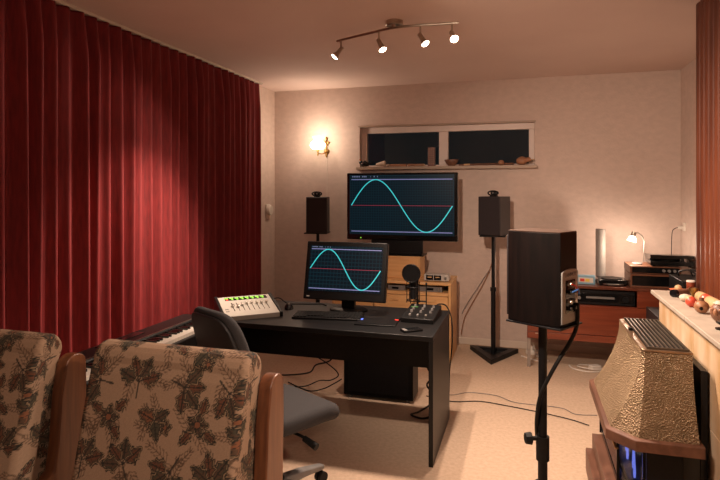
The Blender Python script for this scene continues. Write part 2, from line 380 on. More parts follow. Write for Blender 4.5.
def stand(label, loc, rz, htop, tri=True):
    s = thing('speaker_stand', label, 'speaker stand', loc, rz, 'stands of the bookshelf speakers')
    # triangular base frame with a sunken middle
    o = [(-.225, .16), (.225, .16), (0, -.28)]; i_ = [(-.135, .118), (.135, .118), (0, -.155)]
    b = M()
    vs = [(x, y, z) for z in (0, .042) for x, y in o] + [(x, y, .042) for x, y in i_] + [(x, y, .012) for x, y in i_]
    fs = [(0, 2, 1)] + [(k, (k + 1) % 3, 3 + (k + 1) % 3, 3 + k) for k in range(3)] + [(3 + k, 3 + (k + 1) % 3, 6 + (k + 1) % 3, 6 + k) for k in range(3)] + [(6 + k, 6 + (k + 1) % 3, 9 + (k + 1) % 3, 9 + k) for k in range(3)] + [(9, 10, 11)]
    b.add(vs, fs).build('base', m_metalk, s, bevel=.003)
    M().cyl((0, .045, .012), (0, .045, htop * .55), .021).cyl((0, .045, htop * .55), (0, .045, htop - .012), .016).build('pole', m_metalk, s)
    M().cyl((0, .045, htop * .53), (0, .045, htop * .56), .027).build('collar', m_metalk, s)
    M().b(-.115, .115, -.10, .135, htop - .012, htop).build('top_plate', m_metalk, s, bevel=.003)
    return s
stand('black triangular-based stand carrying the speaker right of the television', (-.282, 5.30, 0), 0, 1.115)
stand('black stand carrying the speaker left of the television, behind the monitor', (-2.012, 5.30, 0), R(10), 1.105)
bookshelf('bookshelf_speaker', 'charcoal bookshelf speaker right of the television', (-.270, 5.33, 1.115), R(-18))
bookshelf('bookshelf_speaker', 'black bookshelf speaker left of the television, under the wall lamp', (-2.012, 5.33, 1.105), R(14))
tweeter('small oval black tweeter on the speaker right of the television', (-.272, 5.27, 1.47), R(-18))
tweeter('small oval black tweeter on the speaker under the wall lamp', (-2.00, 5.27, 1.46), R(14))

# ------------------------------------------------------------------ screens
def scope(parent, w, h, mt, tr):
    """screen contents in the plane x (width) z (height), facing -y, as children of the screen panel"""
    f = .0015
    sc_ = M().b(-w / 2, w / 2, 0, .002, -h / 2, h / 2, mt)
    s = sc_.build('screen', m_screen, parent, smooth=0)
    n = 96; pts = []
    for k in range(n + 1):
        t = k / n; pts.append((-w / 2 * .965 + w * .965 * t, math.sin(2 * PI * t)))
    A = h * .432; zc = -.012 * h
    vs = []; fs = []
    for k, (x, sv) in enumerate(pts):
        dx = pts[1][0] - pts[0][0]; sl_ = A * (2 * PI / (w * .965)) * math.cos(2 * PI * k / n)
        nrm = Vector((-sl_, 0, 1)).normalized() * tr
        p = Vector((x, -f, zc + A * sv)); vs += [mt @ (p - nrm), mt @ (p + nrm)]
    fs = [(2 * k, 2 * k + 2, 2 * k + 3, 2 * k + 1) for k in range(n)]
    M().add(vs, fs).build('sine_trace', e_trace, s, smooth=0)
    for sgn in (-1, 1):
        z = zc + sgn * (A + tr * .4)
        M().b(-w / 2 * .965, w / 2 * .965, -f * .6, -f * .3, z - tr * .7, z + tr * .7, mt).build('limit_line', e_line, s, smooth=0)
    M().b(-w / 2 * .965, w / 2 * .965, -f * .6, -f * .3, zc - tr * .4, zc + tr * .4, mt).build('centre_line', e_redline, s, smooth=0)
    x = -w / 2 * .95; zt = h / 2 - h * .028
    for g in (.012, .012, .012, .012, .012, 0, .012, .012, .012, 0, 0, .004, 0, .01, 0, .008):
        if g: M().b(x, x + g * w / 1.0 * .95, -f * .6, -f * .3, zt - .008 * h * 1.4, zt + .008 * h * 1.4, mt).build('heading_mark', e_text, s, smooth=0)
        x += .0165 * w
    return s

tv = thing('television', 'large flat television showing a cyan sine wave on the pine cabinet', 'television', (-1.133, 5.25, .91))
M().b(-.537, .537, -.03, .05, .140, .785).build('bezel', m_gloss, tv, bevel=.008)
scope(tv, 1.015, .575, T(0, -.0325, .478), .0047)
M().b(-.285, .215, -.055, -.02, .022, .142).b(-.27, .20, -.06, .02, .012, .03).build('centre_panel', m_plastic, tv, bevel=.004)
M().b(-.1, .1, 0, .05, .02, .2).build('neck', m_plastic, tv)
M().b(-.26, .23, -.10, .12, 0, .012).build('foot', m_gloss, tv, bevel=.004)
M().ball((-.395, -.031, .158), .006, 8, 6).build('power_light', e_green, tv)

# pine cabinet
cb = thing('tv_cabinet', 'light pine low cabinet with an open shelf slot standing under the television', 'cabinet', (-1.14, 4.98, 0))
L_, R_ = -.60, .51
M().b(L_ + .02, R_ - .02, .012, .46, .03, .045).b(L_ + .02, R_ - .02, .02, .46, .595, .612).b(L_ + .02, R_ - .02, .44, .46, .045, .68).b(-.2, -.182, .03, .44, .045, .595).b(.18, .198, .03, .44, .045, .595).build('carcass', m_pine, cb)
M().b(R_ - .02, R_, 0, .46, 0, .68).build('side_panel', m_pineside, cb, bevel=.003)
M().b(L_, L_ + .02, 0, .46, 0, .68).build('side_panel', m_pineside, cb, bevel=.003)
M().b(L_ - .005, R_ + .006, -.012, .46, .68, .705).build('top', m_pine, cb, bevel=.006)
M().b(L_ + .02, R_ - .02, -.01, .012, .585, .612).build('shelf_edge', m_pine, cb, bevel=.004)
for x0, x1 in ((.2, R_ - .024), (-.18, .178), (L_ + .024, -.202)):
    for z0, z1 in ((.33, .58), (.05, .325)):
        d = M().b(x0, x1, 0, .02, z0, z1).build('drawer', m_pine, cb, bevel=.003)
        M().b((x0 + x1) / 2 - .04, (x0 + x1) / 2 + .04, -.012, 0, z1 - .05, z1 - .035).build('handle', m_pineside, d, bevel=.003)
# riser that lifts the tv
rs_ = thing('tv_riser', 'light pine box riser on the cabinet directly beneath the television', 'riser', (-1.143, 5.28, .705))
M().b(-.30, .185, -.13, .12, .0, .187).build('box', m_pine, rs_, bevel=.004)
M().b(-.32, .21, -.14, .13, .187, .205).build('top_board', m_pine, rs_, bevel=.004)
M().b(.185, .21, -.13, .12, 0, .187).build('end_board', m_pineside, rs_, bevel=.003)
# equipment
def gear(name, label, cat, loc, w, d, h, mat, grp=None):
    g = thing(name, label, cat, loc, 0, grp)
    M().b(-w / 2, w / 2, 0, d, 0, h).build('case', mat, g, bevel=.003)
    return g
g = gear('media_player', 'grey slim media box at the right end of the pine cabinet slot', 'media player', (-.82, 5.02, .612), .22, .2, .05, m_gun)
M().b(-.03, .03, -.002, 0, .015, .035).build('display', m_gloss, g); M().cyl((.08, 0, .025), (.08, -.01, .025), .01).build('knob', m_steel, g)
g = gear('tuner', 'small silver-grey box in the pine cabinet slot behind the monitor edge', 'tuner', (-1.13, 5.02, .612), .16, .2, .045, m_gun)
M().b(-.04, .02, -.002, 0, .012, .03).build('display', m_gloss, g)
g = thing('meter_box', 'small silver box with two dark level meters on the pine cabinet top', 'meter box', (-.765, 5.03, .705))
M().b(-.112, .112, 0, .12, .006, .064).build('case', m_silver, g, bevel=.004)
for x in (-.06, .012):
    mt_ = M().b(x - .032, x + .032, -.003, 0, .014, .056).build('meter', m_gloss, g)
    M().b(x - .018, x + .018, -.0045, -.003, .034, .044).build('scale', e_amber if False else m_tan, mt_)
for x in (-.09, .09): M().b(x - .012, x + .012, .01, .1, 0, .006).build('foot', m_rubber, g)
M().cyl((.082, 0, .035), (.082, -.012, .035), .012).build('knob', m_steel, g)

# ------------------------------------------------------------------ desk
dk = thing('desk', 'long black laminate desk with panel legs in the middle of the room', 'desk', (-1.2525, 3.07, 0))
hw = .7675; dp = .71
M().b(-hw, hw, 0, dp, .692, .72).build('desktop', m_black, dk, bevel=.002)
for sx in (-1, 1): M().b(sx * hw - (.025 if sx > 0 else 0), sx * hw + (.025 if sx < 0 else 0), .002, dp - .002, 0, .692).build('side_panel', m_black, dk, bevel=.002)
M().b(-hw + .025, hw - .025, dp - .03, dp - .01, .33, .692).build('modesty_panel', m_black, dk)
M().cyl((.58, dp + .0, .55), (.58, dp + .02, .55), .01).build('cable_clip', m_plastic, dk)

# monitor
mo = thing('computer_monitor', 'black computer monitor on the desk showing a smaller cyan sine wave', 'monitor', (-1.14, 3.62, .72))
tl = T(0, -.09, .27) @ RX(-13)
M().b(-.28, .28, -.012, .04, -.19, .195, tl).build('bezel', m_plastic, mo, bevel=.006)
scope(mo, .505, .30, tl @ T(0, -.0145, .016), .0034)
M().b(-.045, .045, -.02, .02, .016, .22, T(0, -.02, 0) @ RX(-4)).build('neck', m_plastic, mo, bevel=.004)
M().lathe([(.13, 0), (.13, .01), (.11, .018), (.03, .02)], (0, -.02, 0), 28, Matrix.Diagonal((1, .75, 1, 1))).build('foot', m_plastic, mo)
M().b(-.255, -.235, -.0135, -.012, -.175, -.168, tl).build('badge', m_silver, mo)

# keyboard / mouse / tablet / phone
kb = thing('computer_keyboard', 'black computer keyboard on the desk in front of the monitor', 'keyboard', (-1.20, 3.36, .72), R(8))
M().prism([(-.075, 0), (.075, 0), (.075, .022), (-.075, .012)], -.22, .22, Matrix(((0, 0, 1, 0), (1, 0, 0, 0), (0, 1, 0, 0), (0, 0, 0, 1)))).build('case', m_plastic, kb, bevel=.003)
key0 = None
for r in range(5):
    for k in range(20):
        x = -.212 + k * .0214; yy = -.064 + r * .0255
        if r == 0 and 4 <= k <= 8: continue
        z = .0135 + (yy + .075) * .0667
        if key0 is None: key0 = kq = M().b(0, .0185, 0, .0215, -.002, .005).build('key', m_rubber, kb, smooth=0)
        else: kq = key0.copy(); COL.objects.link(kq); kq.parent = kb
        kq.location = (x, yy, z)
ms = thing('computer_mouse', 'black computer mouse on the desk beside the tilted mixing controller', 'mouse', (-1.545, 3.53, .72), R(20))
mm = M(); 
mm.ball((0, 0, .0), (.032, .055, .036), 20, 12); mm.v = [(x, y, max(z, 0)) for x, y, z in mm.v]
mm.build('shell', m_gloss, ms)
M().b(-.004, .004, .02, .036, .029, .036).build('wheel', m_gun, ms, bevel=.002)
tb = thing('drawing_tablet', 'flat black drawing tablet on the desk between keyboard and small mixer', 'tablet', (-.86, 3.31, .72), R(4))
M().b(-.13, .12, -.09, .09, 0, .008).build('body', m_plastic, tb, bevel=.003)
M().b(-.1, .06, -.07, .07, .008, .009).build('drawing_area', m_gun if False else m_black, tb)
M().b(-.115, -.10, .02, .05, .008, .0105).build('light_strip', e_blueled, tb)
ph = thing('mobile_phone', 'black mobile phone lying at the right front corner of the desk', 'phone', (-.625, 3.17, .72), R(-52))
M().b(-.03, .03, -.06, .06, 0, .012).build('body', m_plastic, ph, bevel=.004)
M().b(-.026, .026, -.03, .052, .012, .0128).build('screen', m_gloss, ph)
M().b(-.02, .02, -.054, -.036, .012, .0135).build('keypad', m_gun, ph)
cr_ = thing('card_reader', 'small black box with a glowing red end left of the small mixer', 'usb device', (-.757, 3.395, .72), 0)
M().b(-.014, .014, -.02, .03, 0, .014).build('body', m_plastic, cr_, bevel=.002)
M().b(-.012, .012, -.0215, -.02, .002, .012).build('light', e_redled, cr_)

# small mixer
mx = thing('small_mixer', 'small black audio mixer at the right end of the desk', 'mixer', (-.625, 3.50, .72), R(-2))
M().prism([(-.14, 0), (.15, 0), (.15, .06), (-.14, .028)], -.1, .1, Matrix(((0, 0, 1, 0), (1, 0, 0, 0), (0, 1, 0, 0), (0, 0, 0, 1)))).build('case', m_plastic, mx, bevel=.003)
for k in range(3):
    for r in range(3):
        x = -.06 + k * .06; yy = -.02 + r * .055; z = .028 + (yy + .14) * .1103
        M().cyl((x, yy, z), (x, yy, z + .014), .009, .007, 12).build('knob', m_gun, mx)
for k in range(3):
    x = -.055 + k * .05; yy = -.09; z = .0335
    M().b(x - .006, x + .006, yy - .012, yy + .012, z - .002, z + .012).build('fader', m_steel if k == 2 else m_gun, mx, bevel=.002)
M().b(-.085, -.04, .075, .088, .0515, .055).build('led_row', e_dimgreen, mx)
M().cyl((.06, .15, .04), (.06, .20, .04), .009).build('plug', m_steel, mx)

# microphone with pop filter
mi = thing('microphone', 'black studio microphone with a round pop filter standing behind the small mixer', 'microphone', (-.695, 3.735, .72))
M().lathe([(.06, 0), (.06, .008), (.05, .013), (.012, .015)], (0, -.01, 0), 24, Matrix.Diagonal((1, .55, 1, 1))).build('base', m_metalk, mi)
M().cyl((0, 0, .01), (0, 0, .235), .008).build('stand_pole', m_metalk, mi)
M().cyl((-.02, -.05, .09), (-.02, -.05, .17), .022).lathe([(.022, .17), (.026, .19), (.026, .235), (.018, .255), (0, .26)], (-.02, -.05, 0)).build('body', m_metalk, mi)
cg = M()
for z in (.075, .165): cg.tube([(-.02 + .042 * math.cos(2 * PI * k / 16), -.05 + .042 * math.sin(2 * PI * k / 16), z) for k in range(16)], .004, closed=True, n=6)
for k in range(6): a = 2 * PI * k / 6 + .3; cg.cyl((-.02 + .042 * math.cos(a), -.05 + .042 * math.sin(a), .06), (-.02 + .042 * math.cos(a), -.05 + .042 * math.sin(a), .2), .003, n=6)
cg.cyl((0, 0, .12), (-.0, -.012, .12), .006).build('shock_mount', m_metalk, mi)
M().tube([(-.02 + .058 * math.cos(2 * PI * k / 32), -.115, .262 + .058 * math.sin(2 * PI * k / 32)) for k in range(32)], .005, closed=True).cyl((-.02, -.113, .262), (-.02, -.117, .262), .057, n=32).build('pop_filter', m_plastic, mi)
M().tube([(0, 0, .22), (.02, -.04, .235), (.025, -.09, .235), (.02, -.113, .24)], .004).build('gooseneck', m_metalk, mi)
M().cyl((.06, 0, .012), (.06, 0, .17), .004).ball((.06, 0, .18), .008).cyl((0, 0, .06), (.06, 0, .06), .005).build('side_rod', m_metalk, mi)

# mixing controller
ct = thing('mixing_controller', 'silver mixing controller with eight faders tilted on the desk left end', 'mixing controller', (-1.725, 3.285, .72), R(41))
W2, D2 = .172, .14
X3 = Matrix(((0, 0, 1, 0), (1, 0, 0, 0), (0, 1, 0, 0), (0, 0, 0, 1)))
M().prism([(-D2, .0), (D2, 0), (D2, .098), (-D2, .030)], -W2, W2, X3).build('panel_body', m_ctl, ct, bevel=.002)
for sx in (-1, 1): M().prism([(-D2 - .006, 0), (D2 + .008, 0), (D2 + .008, .106), (-D2 - .006, .034)], sx * W2 - (0 if sx > 0 else .02), sx * W2 + (.02 if sx > 0 else 0), X3).build('end_cheek', m_plastic, ct, bevel=.003)
tilt = T(0, 0, .064) @ RX(math.degrees(math.atan2(.068, .28)))
M().b(-.13, .15, .085, .128, 0, .0015, tilt).build('display_strip', m_gloss, ct)
for k in range(8):
    x = -.122 + k * .034
    M().b(x - .010, x + .014, .108 - .0, .121, .001, .003, tilt).build('lit_button', e_green, ct)
    if k < 8: M().b(x - .002, x + .012, .09, .101, .001, .003, tilt).build('meter_light', e_green if k else e_redled, ct)
for k in range(8):
    x = -.1 + k * .032
    M().b(x - .0018, x + .0018, -.075, .045, 0, .001, tilt).build('fader_slot', m_gloss, ct)
    yy = (-.01, -.02, .0, .02, .018, .012, .01, .012)[k]
    M().b(x - .007, x + .007, yy - .011, yy + .011, .003, .016, tilt).b(x - .002, x + .002, yy - .004, yy + .004, 0, .003, tilt).build('fader_cap', m_steel, ct, bevel=.002)
for k in range(4): M().b(-.155 + .012 * (k % 2), -.147 + .012 * (k % 2), -.08 + .03 * (k // 2), -.07 + .03 * (k // 2), 0, .003, tilt).build('button', m_gun, ct)
cc = M().tube([(-1.81, 3.50, .727), (-1.74, 3.62, .75), (-1.66, 3.62, .77), (-1.58, 3.6, .74), (-1.48, 3.69, .7245), (-1.38, 3.72, .7245), (-1.33, 3.68, .7245)], .004)
tag(cc.build('controller_cable', m_rubber), 'black cable looping behind the mixing controller on the desk', 'cable')

# computer under the desk
pc = thing('computer_tower', 'black computer tower on the floor behind the desk', 'computer', (-1.02, 4.04, 0))
M().b(-.265, .255, -.1, .1, .02, .47).build('case', m_plastic, pc, bevel=.004)
M().b(-.23, .22, -.104, -.1, .05, .44).build('side_cover', m_metalk, pc, bevel=.003)
for x in (-.22, .21):
    for yy in (-.07, .07): M().cyl((x, yy, 0), (x, yy, .02), .016).build('foot', m_gun, pc)

# ------------------------------------------------------------------ digital piano
dpn = thing('digital_piano', 'black digital piano along the curtain left of the desk', 'piano', (-1.83, 2.32, 0))
M().b(-.13, .13, -.58, .62, .68, .75).b(-.13, 0, -.58, .62, .75, .785).build('body', m_plastic, dpn, bevel=.008)
M().b(-.125, -.012, -.55, .59, .785, .789).build('control_panel', m_gun if False else m_black, dpn)
M().b(-.012, -.006, -.55, .59, .785, .790).build('trim_line', m_steel, dpn)
nk = 45; pitch = 1.1 / nk
wk0 = M().b(.0, .112, .0008, pitch - .0008, .75, .768).build('white_key', m_cream, dpn, smooth=0)
bk0 = M().b(.0, .068, -.0055, .0055, .768, .779).build('black_key', m_gloss, dpn, smooth=0)
wk0.location.y = -.54; bk0.location.y = -.54 + pitch
for k in range(1, nk):
    q = wk0.copy(); COL.objects.link(q); q.parent = dpn; q.location.y = -.54 + k * pitch
    if k < nk - 1 and (k % 7) not in (2, 6):
        q = bk0.copy(); COL.objects.link(q); q.parent = dpn; q.location.y = -.54 + (k + 1) * pitch
for k in range(8): M().b(-.1, -.075, -.42 + k * .022, -.41 + k * .022, .789, .797).build('slider', m_rubber, dpn)
M().b(-.105, -.06, -.15, .15, .789, .792).build('display', m_gloss, dpn)
for sy in (-.58, .60): M().b(.0, .13, sy, sy + .02, .75, .775).build('end_block', m_plastic, dpn, bevel=.003)
st = M()
for sy in (-.4, .42): st.b(-.1, .1, sy - .02, sy + .02, 0, .03).b(-.02, .02, sy - .02, sy + .02, .03, .65).b(-.1, .1, sy - .02, sy + .02, .65, .68)
st.b(-.012, .012, -.38, .40, .3, .34)
st.build('stand', m_metalk, dpn, bevel=.003)

# ------------------------------------------------------------------ office chair
oc = thing('office_chair', 'charcoal grey office swivel chair turned sideways at the black desk', 'office chair', (-1.16, 2.50, 0), R(-29))   # local +y = facing
def pad(cx_, cy_, hx, hy, z0, z1, rnd, fn=None, n=40, k=6):
    rings = []
    for t in [i / k for i in range(k + 1)]:
        a = -PI / 2 + PI * t; inset = rnd * (1 - math.cos(a)); z = (z0 + z1) / 2 + (z1 - z0) / 2 * math.sin(a)
        ring = []
        for i in range(n):
            b = 2 * PI * i / n; e = .42
            x = math.copysign(abs(math.cos(b)) ** e, math.cos(b)) * (hx - inset); yy = math.copysign(abs(math.sin(b)) ** e, math.sin(b)) * (hy - inset)
            p = Vector((cx_ + x, cy_ + yy, z))
            ring.append(fn(p) if fn else p)
        rings.append(ring)
    return M().loft(rings)
pad(0, .02, .24, .24, .415, .495, .03, lambda p: Vector((p.x, p.y, p.z - (max(0, p.y - .1) ** 2) * 1.2 + .25 * p.x * p.x))).build('seat', m_office, oc, smooth=60)
def backf(p):   # pad laid in xy -> upright leaning
    u, v, t = p.x, p.y, p.z
    y = -.205 - .31 * max(0, v) + t + .5 * u * u
    w = 1 - .55 * max(0, v - .15)
    return Vector((u * w, y, .50 + v))
pad(0, .26, .215, .245, -.03, .02, .02, backf).build('backrest', m_office, oc, smooth=60)
pad(0, .26, .195, .225, -.045, -.028, .008, backf).build('back_shell', m_officep, oc, smooth=60)
M().tube([(0, -.1, .38), (0, -.22, .39), (0, -.265, .46), (0, -.30, .62)], .022).build('back_bar', m_officep, oc)
M().b(-.09, .09, -.12, .1, .36, .416).build('mechanism', m_gun, oc, bevel=.008)
M().tube([(.09, .02, .375), (.16, .03, .372), (.2, .035, .36)], .007).cyl((.175, .032, .366), (.25, .045, .345), .014, .017).build('lever', m_rubber, oc)
M().cyl((0, 0, .08), (0, 0, .36), .025).build('gas_column', m_gun, oc)
M().cyl((0, 0, .075), (0, 0, .13), .045, .04).build('hub', m_officep, oc)
for k in range(5):
    a = R(20) + 2 * PI * k / 5; c_, s_ = math.cos(a), math.sin(a)
    lg = M()
    rings = []
    for r_, w_, z0, z1 in ((.03, .03, .075, .125), (.16, .026, .08, .115), (.29, .02, .068, .092), (.31, .012, .068, .085)):
        rings.append([Vector((r_ * c_ - dx * s_, r_ * s_ + dx * c_, z)) for dx, z in ((-w_, z0), (w_, z0), (w_, z1), (-w_, z1))])
    lg.loft(rings); l = lg.build('star_leg', m_gun, oc, bevel=.005)
    px, py = .295 * c_, .295 * s_
    cst = M()
    for sgn in (-1, 1): cst.cyl((px - sgn * .006 * s_, py + sgn * .006 * c_, .028), (px - sgn * .022 * s_, py + sgn * .022 * c_, .028), .028, n=18)
    cst.cyl((px, py, .03), (px, py, .072), .008).build('caster', m_rubber, l)

# ------------------------------------------------------------------ armchairs with tapestry
def tapestry():
    n = 700; sz = 1.0                                # metres covered
    base = np.array([.33, .215, .138]); im = np.ones((n, n, 3)) * base
    rs = np.random.RandomState(11)
    yy, xx = np.mgrid[0:n, 0:n] * (sz / n)
    def paint(mask, col, a=1.0): im[mask] = im[mask] * (1 - a) + np.array(col) * a
    def seg(p, q, w, col, a=.9):
        x0, x1 = min(p[0], q[0]) - w, max(p[0], q[0]) + w; y0, y1 = min(p[1], q[1]) - w, max(p[1], q[1]) + w
        i0, i1, j0, j1 = [int(max(0, min(n, v / sz * n))) for v in (y0, y1 + sz / n, x0, x1 + sz / n)]
        if i1 <= i0 or j1 <= j0: return
        X, Y = xx[i0:i1, j0:j1], yy[i0:i1, j0:j1]
        d = np.array(q) - np.array(p); L2 = d @ d + 1e-12; t = np.clip(((X - p[0]) * d[0] + (Y - p[1]) * d[1]) / L2, 0, 1)
        dd = np.hypot(X - p[0] - t * d[0], Y - p[1] - t * d[1]); m = dd < w
        sub = im[i0:i1, j0:j1]; sub[m] = sub[m] * (1 - a) + np.array(col) * a
    DK = (.020, .017, .012); RU = (.135, .050, .024); OR = (.20, .075, .034); BR = (.088, .048, .027); GR = (.062, .050, .030); LT = (.27, .18, .105)
    def leaf(c, ang, L, W, lobes, fill, inner):
        ca, sa = math.cos(ang), math.sin(ang)
        i0, i1, j0, j1 = [int(max(0, min(n, v / sz * n))) for v in (c[1] - L * 1.15, c[1] + L * 1.15, c[0] - L * 1.15, c[0] + L * 1.15)]
        if i1 <= i0 or j1 <= j0: return
        X = xx[i0:i1, j0:j1] - c[0]; Y = yy[i0:i1, j0:j1] - c[1]
        u = (X * ca + Y * sa) / L; v = (-X * sa + Y * ca) / W
        prof = np.where((u > 0) & (u < 1), np.sin(PI * np.clip(u, 0, 1) ** .7), 0)
        prof = prof * (1 - .34 * np.abs(np.sin(PI * lobes * u + .4)) * (np.abs(v) > .25))
        f = prof - np.abs(v); sub = im[i0:i1, j0:j1]
        px = .003 / W
        sub[(f > -px * 1.1) & (u > 0) & (u < 1)] = DK
        sub[f > 0] = LT
        sub[f > px * 1.0] = DK
        mid = f > px * 1.9; sub[mid] = fill
        mm_ = f > .42; sub[mm_] = inner
        vein = mid & ((np.abs(v) < .07) | (np.abs(np.sin(PI * 3.5 * u - np.abs(v) * 2.0)) < .13)); sub[vein] = DK
    def sprig(c, ang, L):
        p = np.array(c)
        for k in range(6):
            q = p + np.array((math.cos(ang), math.sin(ang))) * L / 6; seg(p, q, .0017, BR, .8)
            for sg in (-1, 1):
                a2 = ang + sg * .9; r = p + np.array((math.cos(a2), math.sin(a2))) * L * .24 * (1 - k / 9); seg(p, r, .0014, BR, .75)
                seg(r, r + np.array((math.cos(a2 - sg * .6), math.sin(a2 - sg * .6))) * L * .08, .0022, BR, .7)
            p = q; ang += rs.uniform(-.14, .14)
    def flower(c, r):
        for k in range(5): leaf(c, 2 * PI * k / 5 + rs.uniform(0, .3), r, r * .46, 2, GR, BR)
        d = np.hypot(xx - c[0], yy - c[1]); paint(d < r * .30, DK); paint(d < r * .22, OR)
    cells = []
    g = .155
    for r in range(-1, 8):
        for k in range(-1, 8):
            cells.append((k * g + (g / 2 if r % 2 else 0) + rs.uniform(-.02, .02), r * g * .82 + rs.uniform(-.02, .02), (r * 3 + k * 2) % 4))
    for x, y, t in cells:
        for q in range(4): sprig((x + rs.uniform(-.03, .03), y + rs.uniform(-.03, .03)), rs.uniform(0, 2 * PI), rs.uniform(.07, .10))
    for x, y, t in cells:
        a0 = rs.uniform(0, 2 * PI)
        if t in (0, 2):
            for k, da in enumerate((-1.25, -.45, .4, 1.2)):
                ca = a0 + da; s0 = (x + .014 * math.cos(ca), y + .014 * math.sin(ca))
                seg((x, y), s0, .002, DK); leaf(s0, ca, rs.uniform(.062, .078), rs.uniform(.026, .031), 3, GR if k % 2 else BR, RU if k % 2 == 0 else BR)
            seg((x, y), (x - .05 * math.cos(a0), y - .05 * math.sin(a0)), .0028, DK)
        elif t == 1:
            flower((x, y), .042)
            for da in (0, 1.7, 3.6): leaf((x + .03 * math.cos(a0 + da), y + .03 * math.sin(a0 + da)), a0 + da, .055, .02, 3, BR, RU)
        else:
            leaf((x, y), a0, .07, .03, 3, BR, OR); leaf((x, y), a0 + 2.2, .066, .027, 3, GR, GR); leaf((x, y), a0 - 2.2, .06, .026, 3, GR, BR)
            flower((x + .045 * math.cos(a0 + 3.1), y + .045 * math.sin(a0 + 3.1)), .026)
    im += rs.normal(0, .012, (n, n, 1)) * im * 4
    return np.clip(im, .005, 1), n, sz
TAP, TN, TSZ = tapestry()
def tap_sample(u, v):
    i = (np.mod(v, TSZ * .999) / TSZ * TN).astype(int) % TN; j = (np.mod(u, TSZ * .999) / TSZ * TN).astype(int) % TN
    return TAP[i, j]
def fabric_mat():
    m = mk('floral_tapestry', (.2, .13, .08), .9, bump=.4, bscale=420, bdist=.0012, sheen=.12)
    N = m.node_tree.nodes; a = N.new('ShaderNodeVertexColor'); a.layer_name = 'weave'
    m.node_tree.links.new(a.outputs['Color'], N['Principled BSDF'].inputs['Base Color']); return m
m_tap = fabric_mat()

def fabric_sweep(name, prof, hx, rnd, parent, nu=200, off=(0, 0)):
    """closed band: prof = list of (y,z) outer, with matching spine; swept along x with rounded ends"""
    out, spine = prof
    out = np.array(out); spine = np.array(spine); K = len(out)
    s = np.concatenate([[0], np.cumsum(np.hypot(*np.diff(out, axis=0).T))])
    rows = []; uv = []
    ncap = 16; nr = 6
    def ring(x, k, du): rows.append(np.column_stack([np.full(K, x), spine + (out - spine) * k])); uv.append((np.full(K, du), s))
    for side in (-1, 1):
        seq = []
        for c in range(ncap): seq.append((hx, (1 - rnd[1]) * c / ncap, hx + (1 - c / ncap) * .06 + rnd[0]))
        for r in range(nr):
            a = PI / 2 * r / nr; seq.append((hx - rnd[0] * (1 - math.cos(a)), (1 - rnd[1]) + rnd[1] * math.sin(a), hx + rnd[0] * .4 * (1 - r / nr)))
        if side < 0:
            for x, k, du in seq: ring(-x, k, -du)
            for c in range(nu + 1): x = (-1 + 2 * c / nu) * (hx - rnd[0]); ring(x, 1, x)
        else:
            for x, k, du in reversed(seq): ring(x, k, du)
    V = np.concatenate(rows); U = np.concatenate([a for a, b in uv]); Vv = np.concatenate([b for a, b in uv])
    nR = len(rows); idx = np.arange(nR * K).reshape(nR, K)
    a = idx[:-1, :-1].ravel(); b = idx[1:, :-1].ravel(); c = idx[1:, 1:].ravel(); d = idx[:-1, 1:].ravel()
    F = np.column_stack([a, b, c, d])
    me = bpy.data.meshes.new(name); me.from_pydata(V.tolist(), [], F.tolist())
    col = tap_sample(U + off[0], Vv + off[1])
    at = me.color_attributes.new('weave', 'FLOAT_COLOR', 'POINT'); at.data.foreach_set('color', np.column_stack([col, np.ones(len(col))]).astype(np.float32).ravel())
    bm = bmesh.new(); bm.from_mesh(me); bmesh.ops.recalc_face_normals(bm, faces=bm.faces); bm.to_mesh(me); bm.free()
    me.polygons.foreach_set('use_smooth', [True] * len(me.polygons)); me.materials.append(m_tap)
    o = bpy.data.objects.new(name, me); COL.objects.link(o); o.parent = parent; return o
def densify(pts, step):
    out = [pts[0]]
    for p, q in zip(pts[:-1], pts[1:]):
        L = math.hypot(q[0] - p[0], q[1] - p[1]); k = max(1, int(L / step))
        out += [(p[0] + (q[0] - p[0]) * i / k, p[1] + (q[1] - p[1]) * i / k) for i in range(1, k + 1)]
    return out

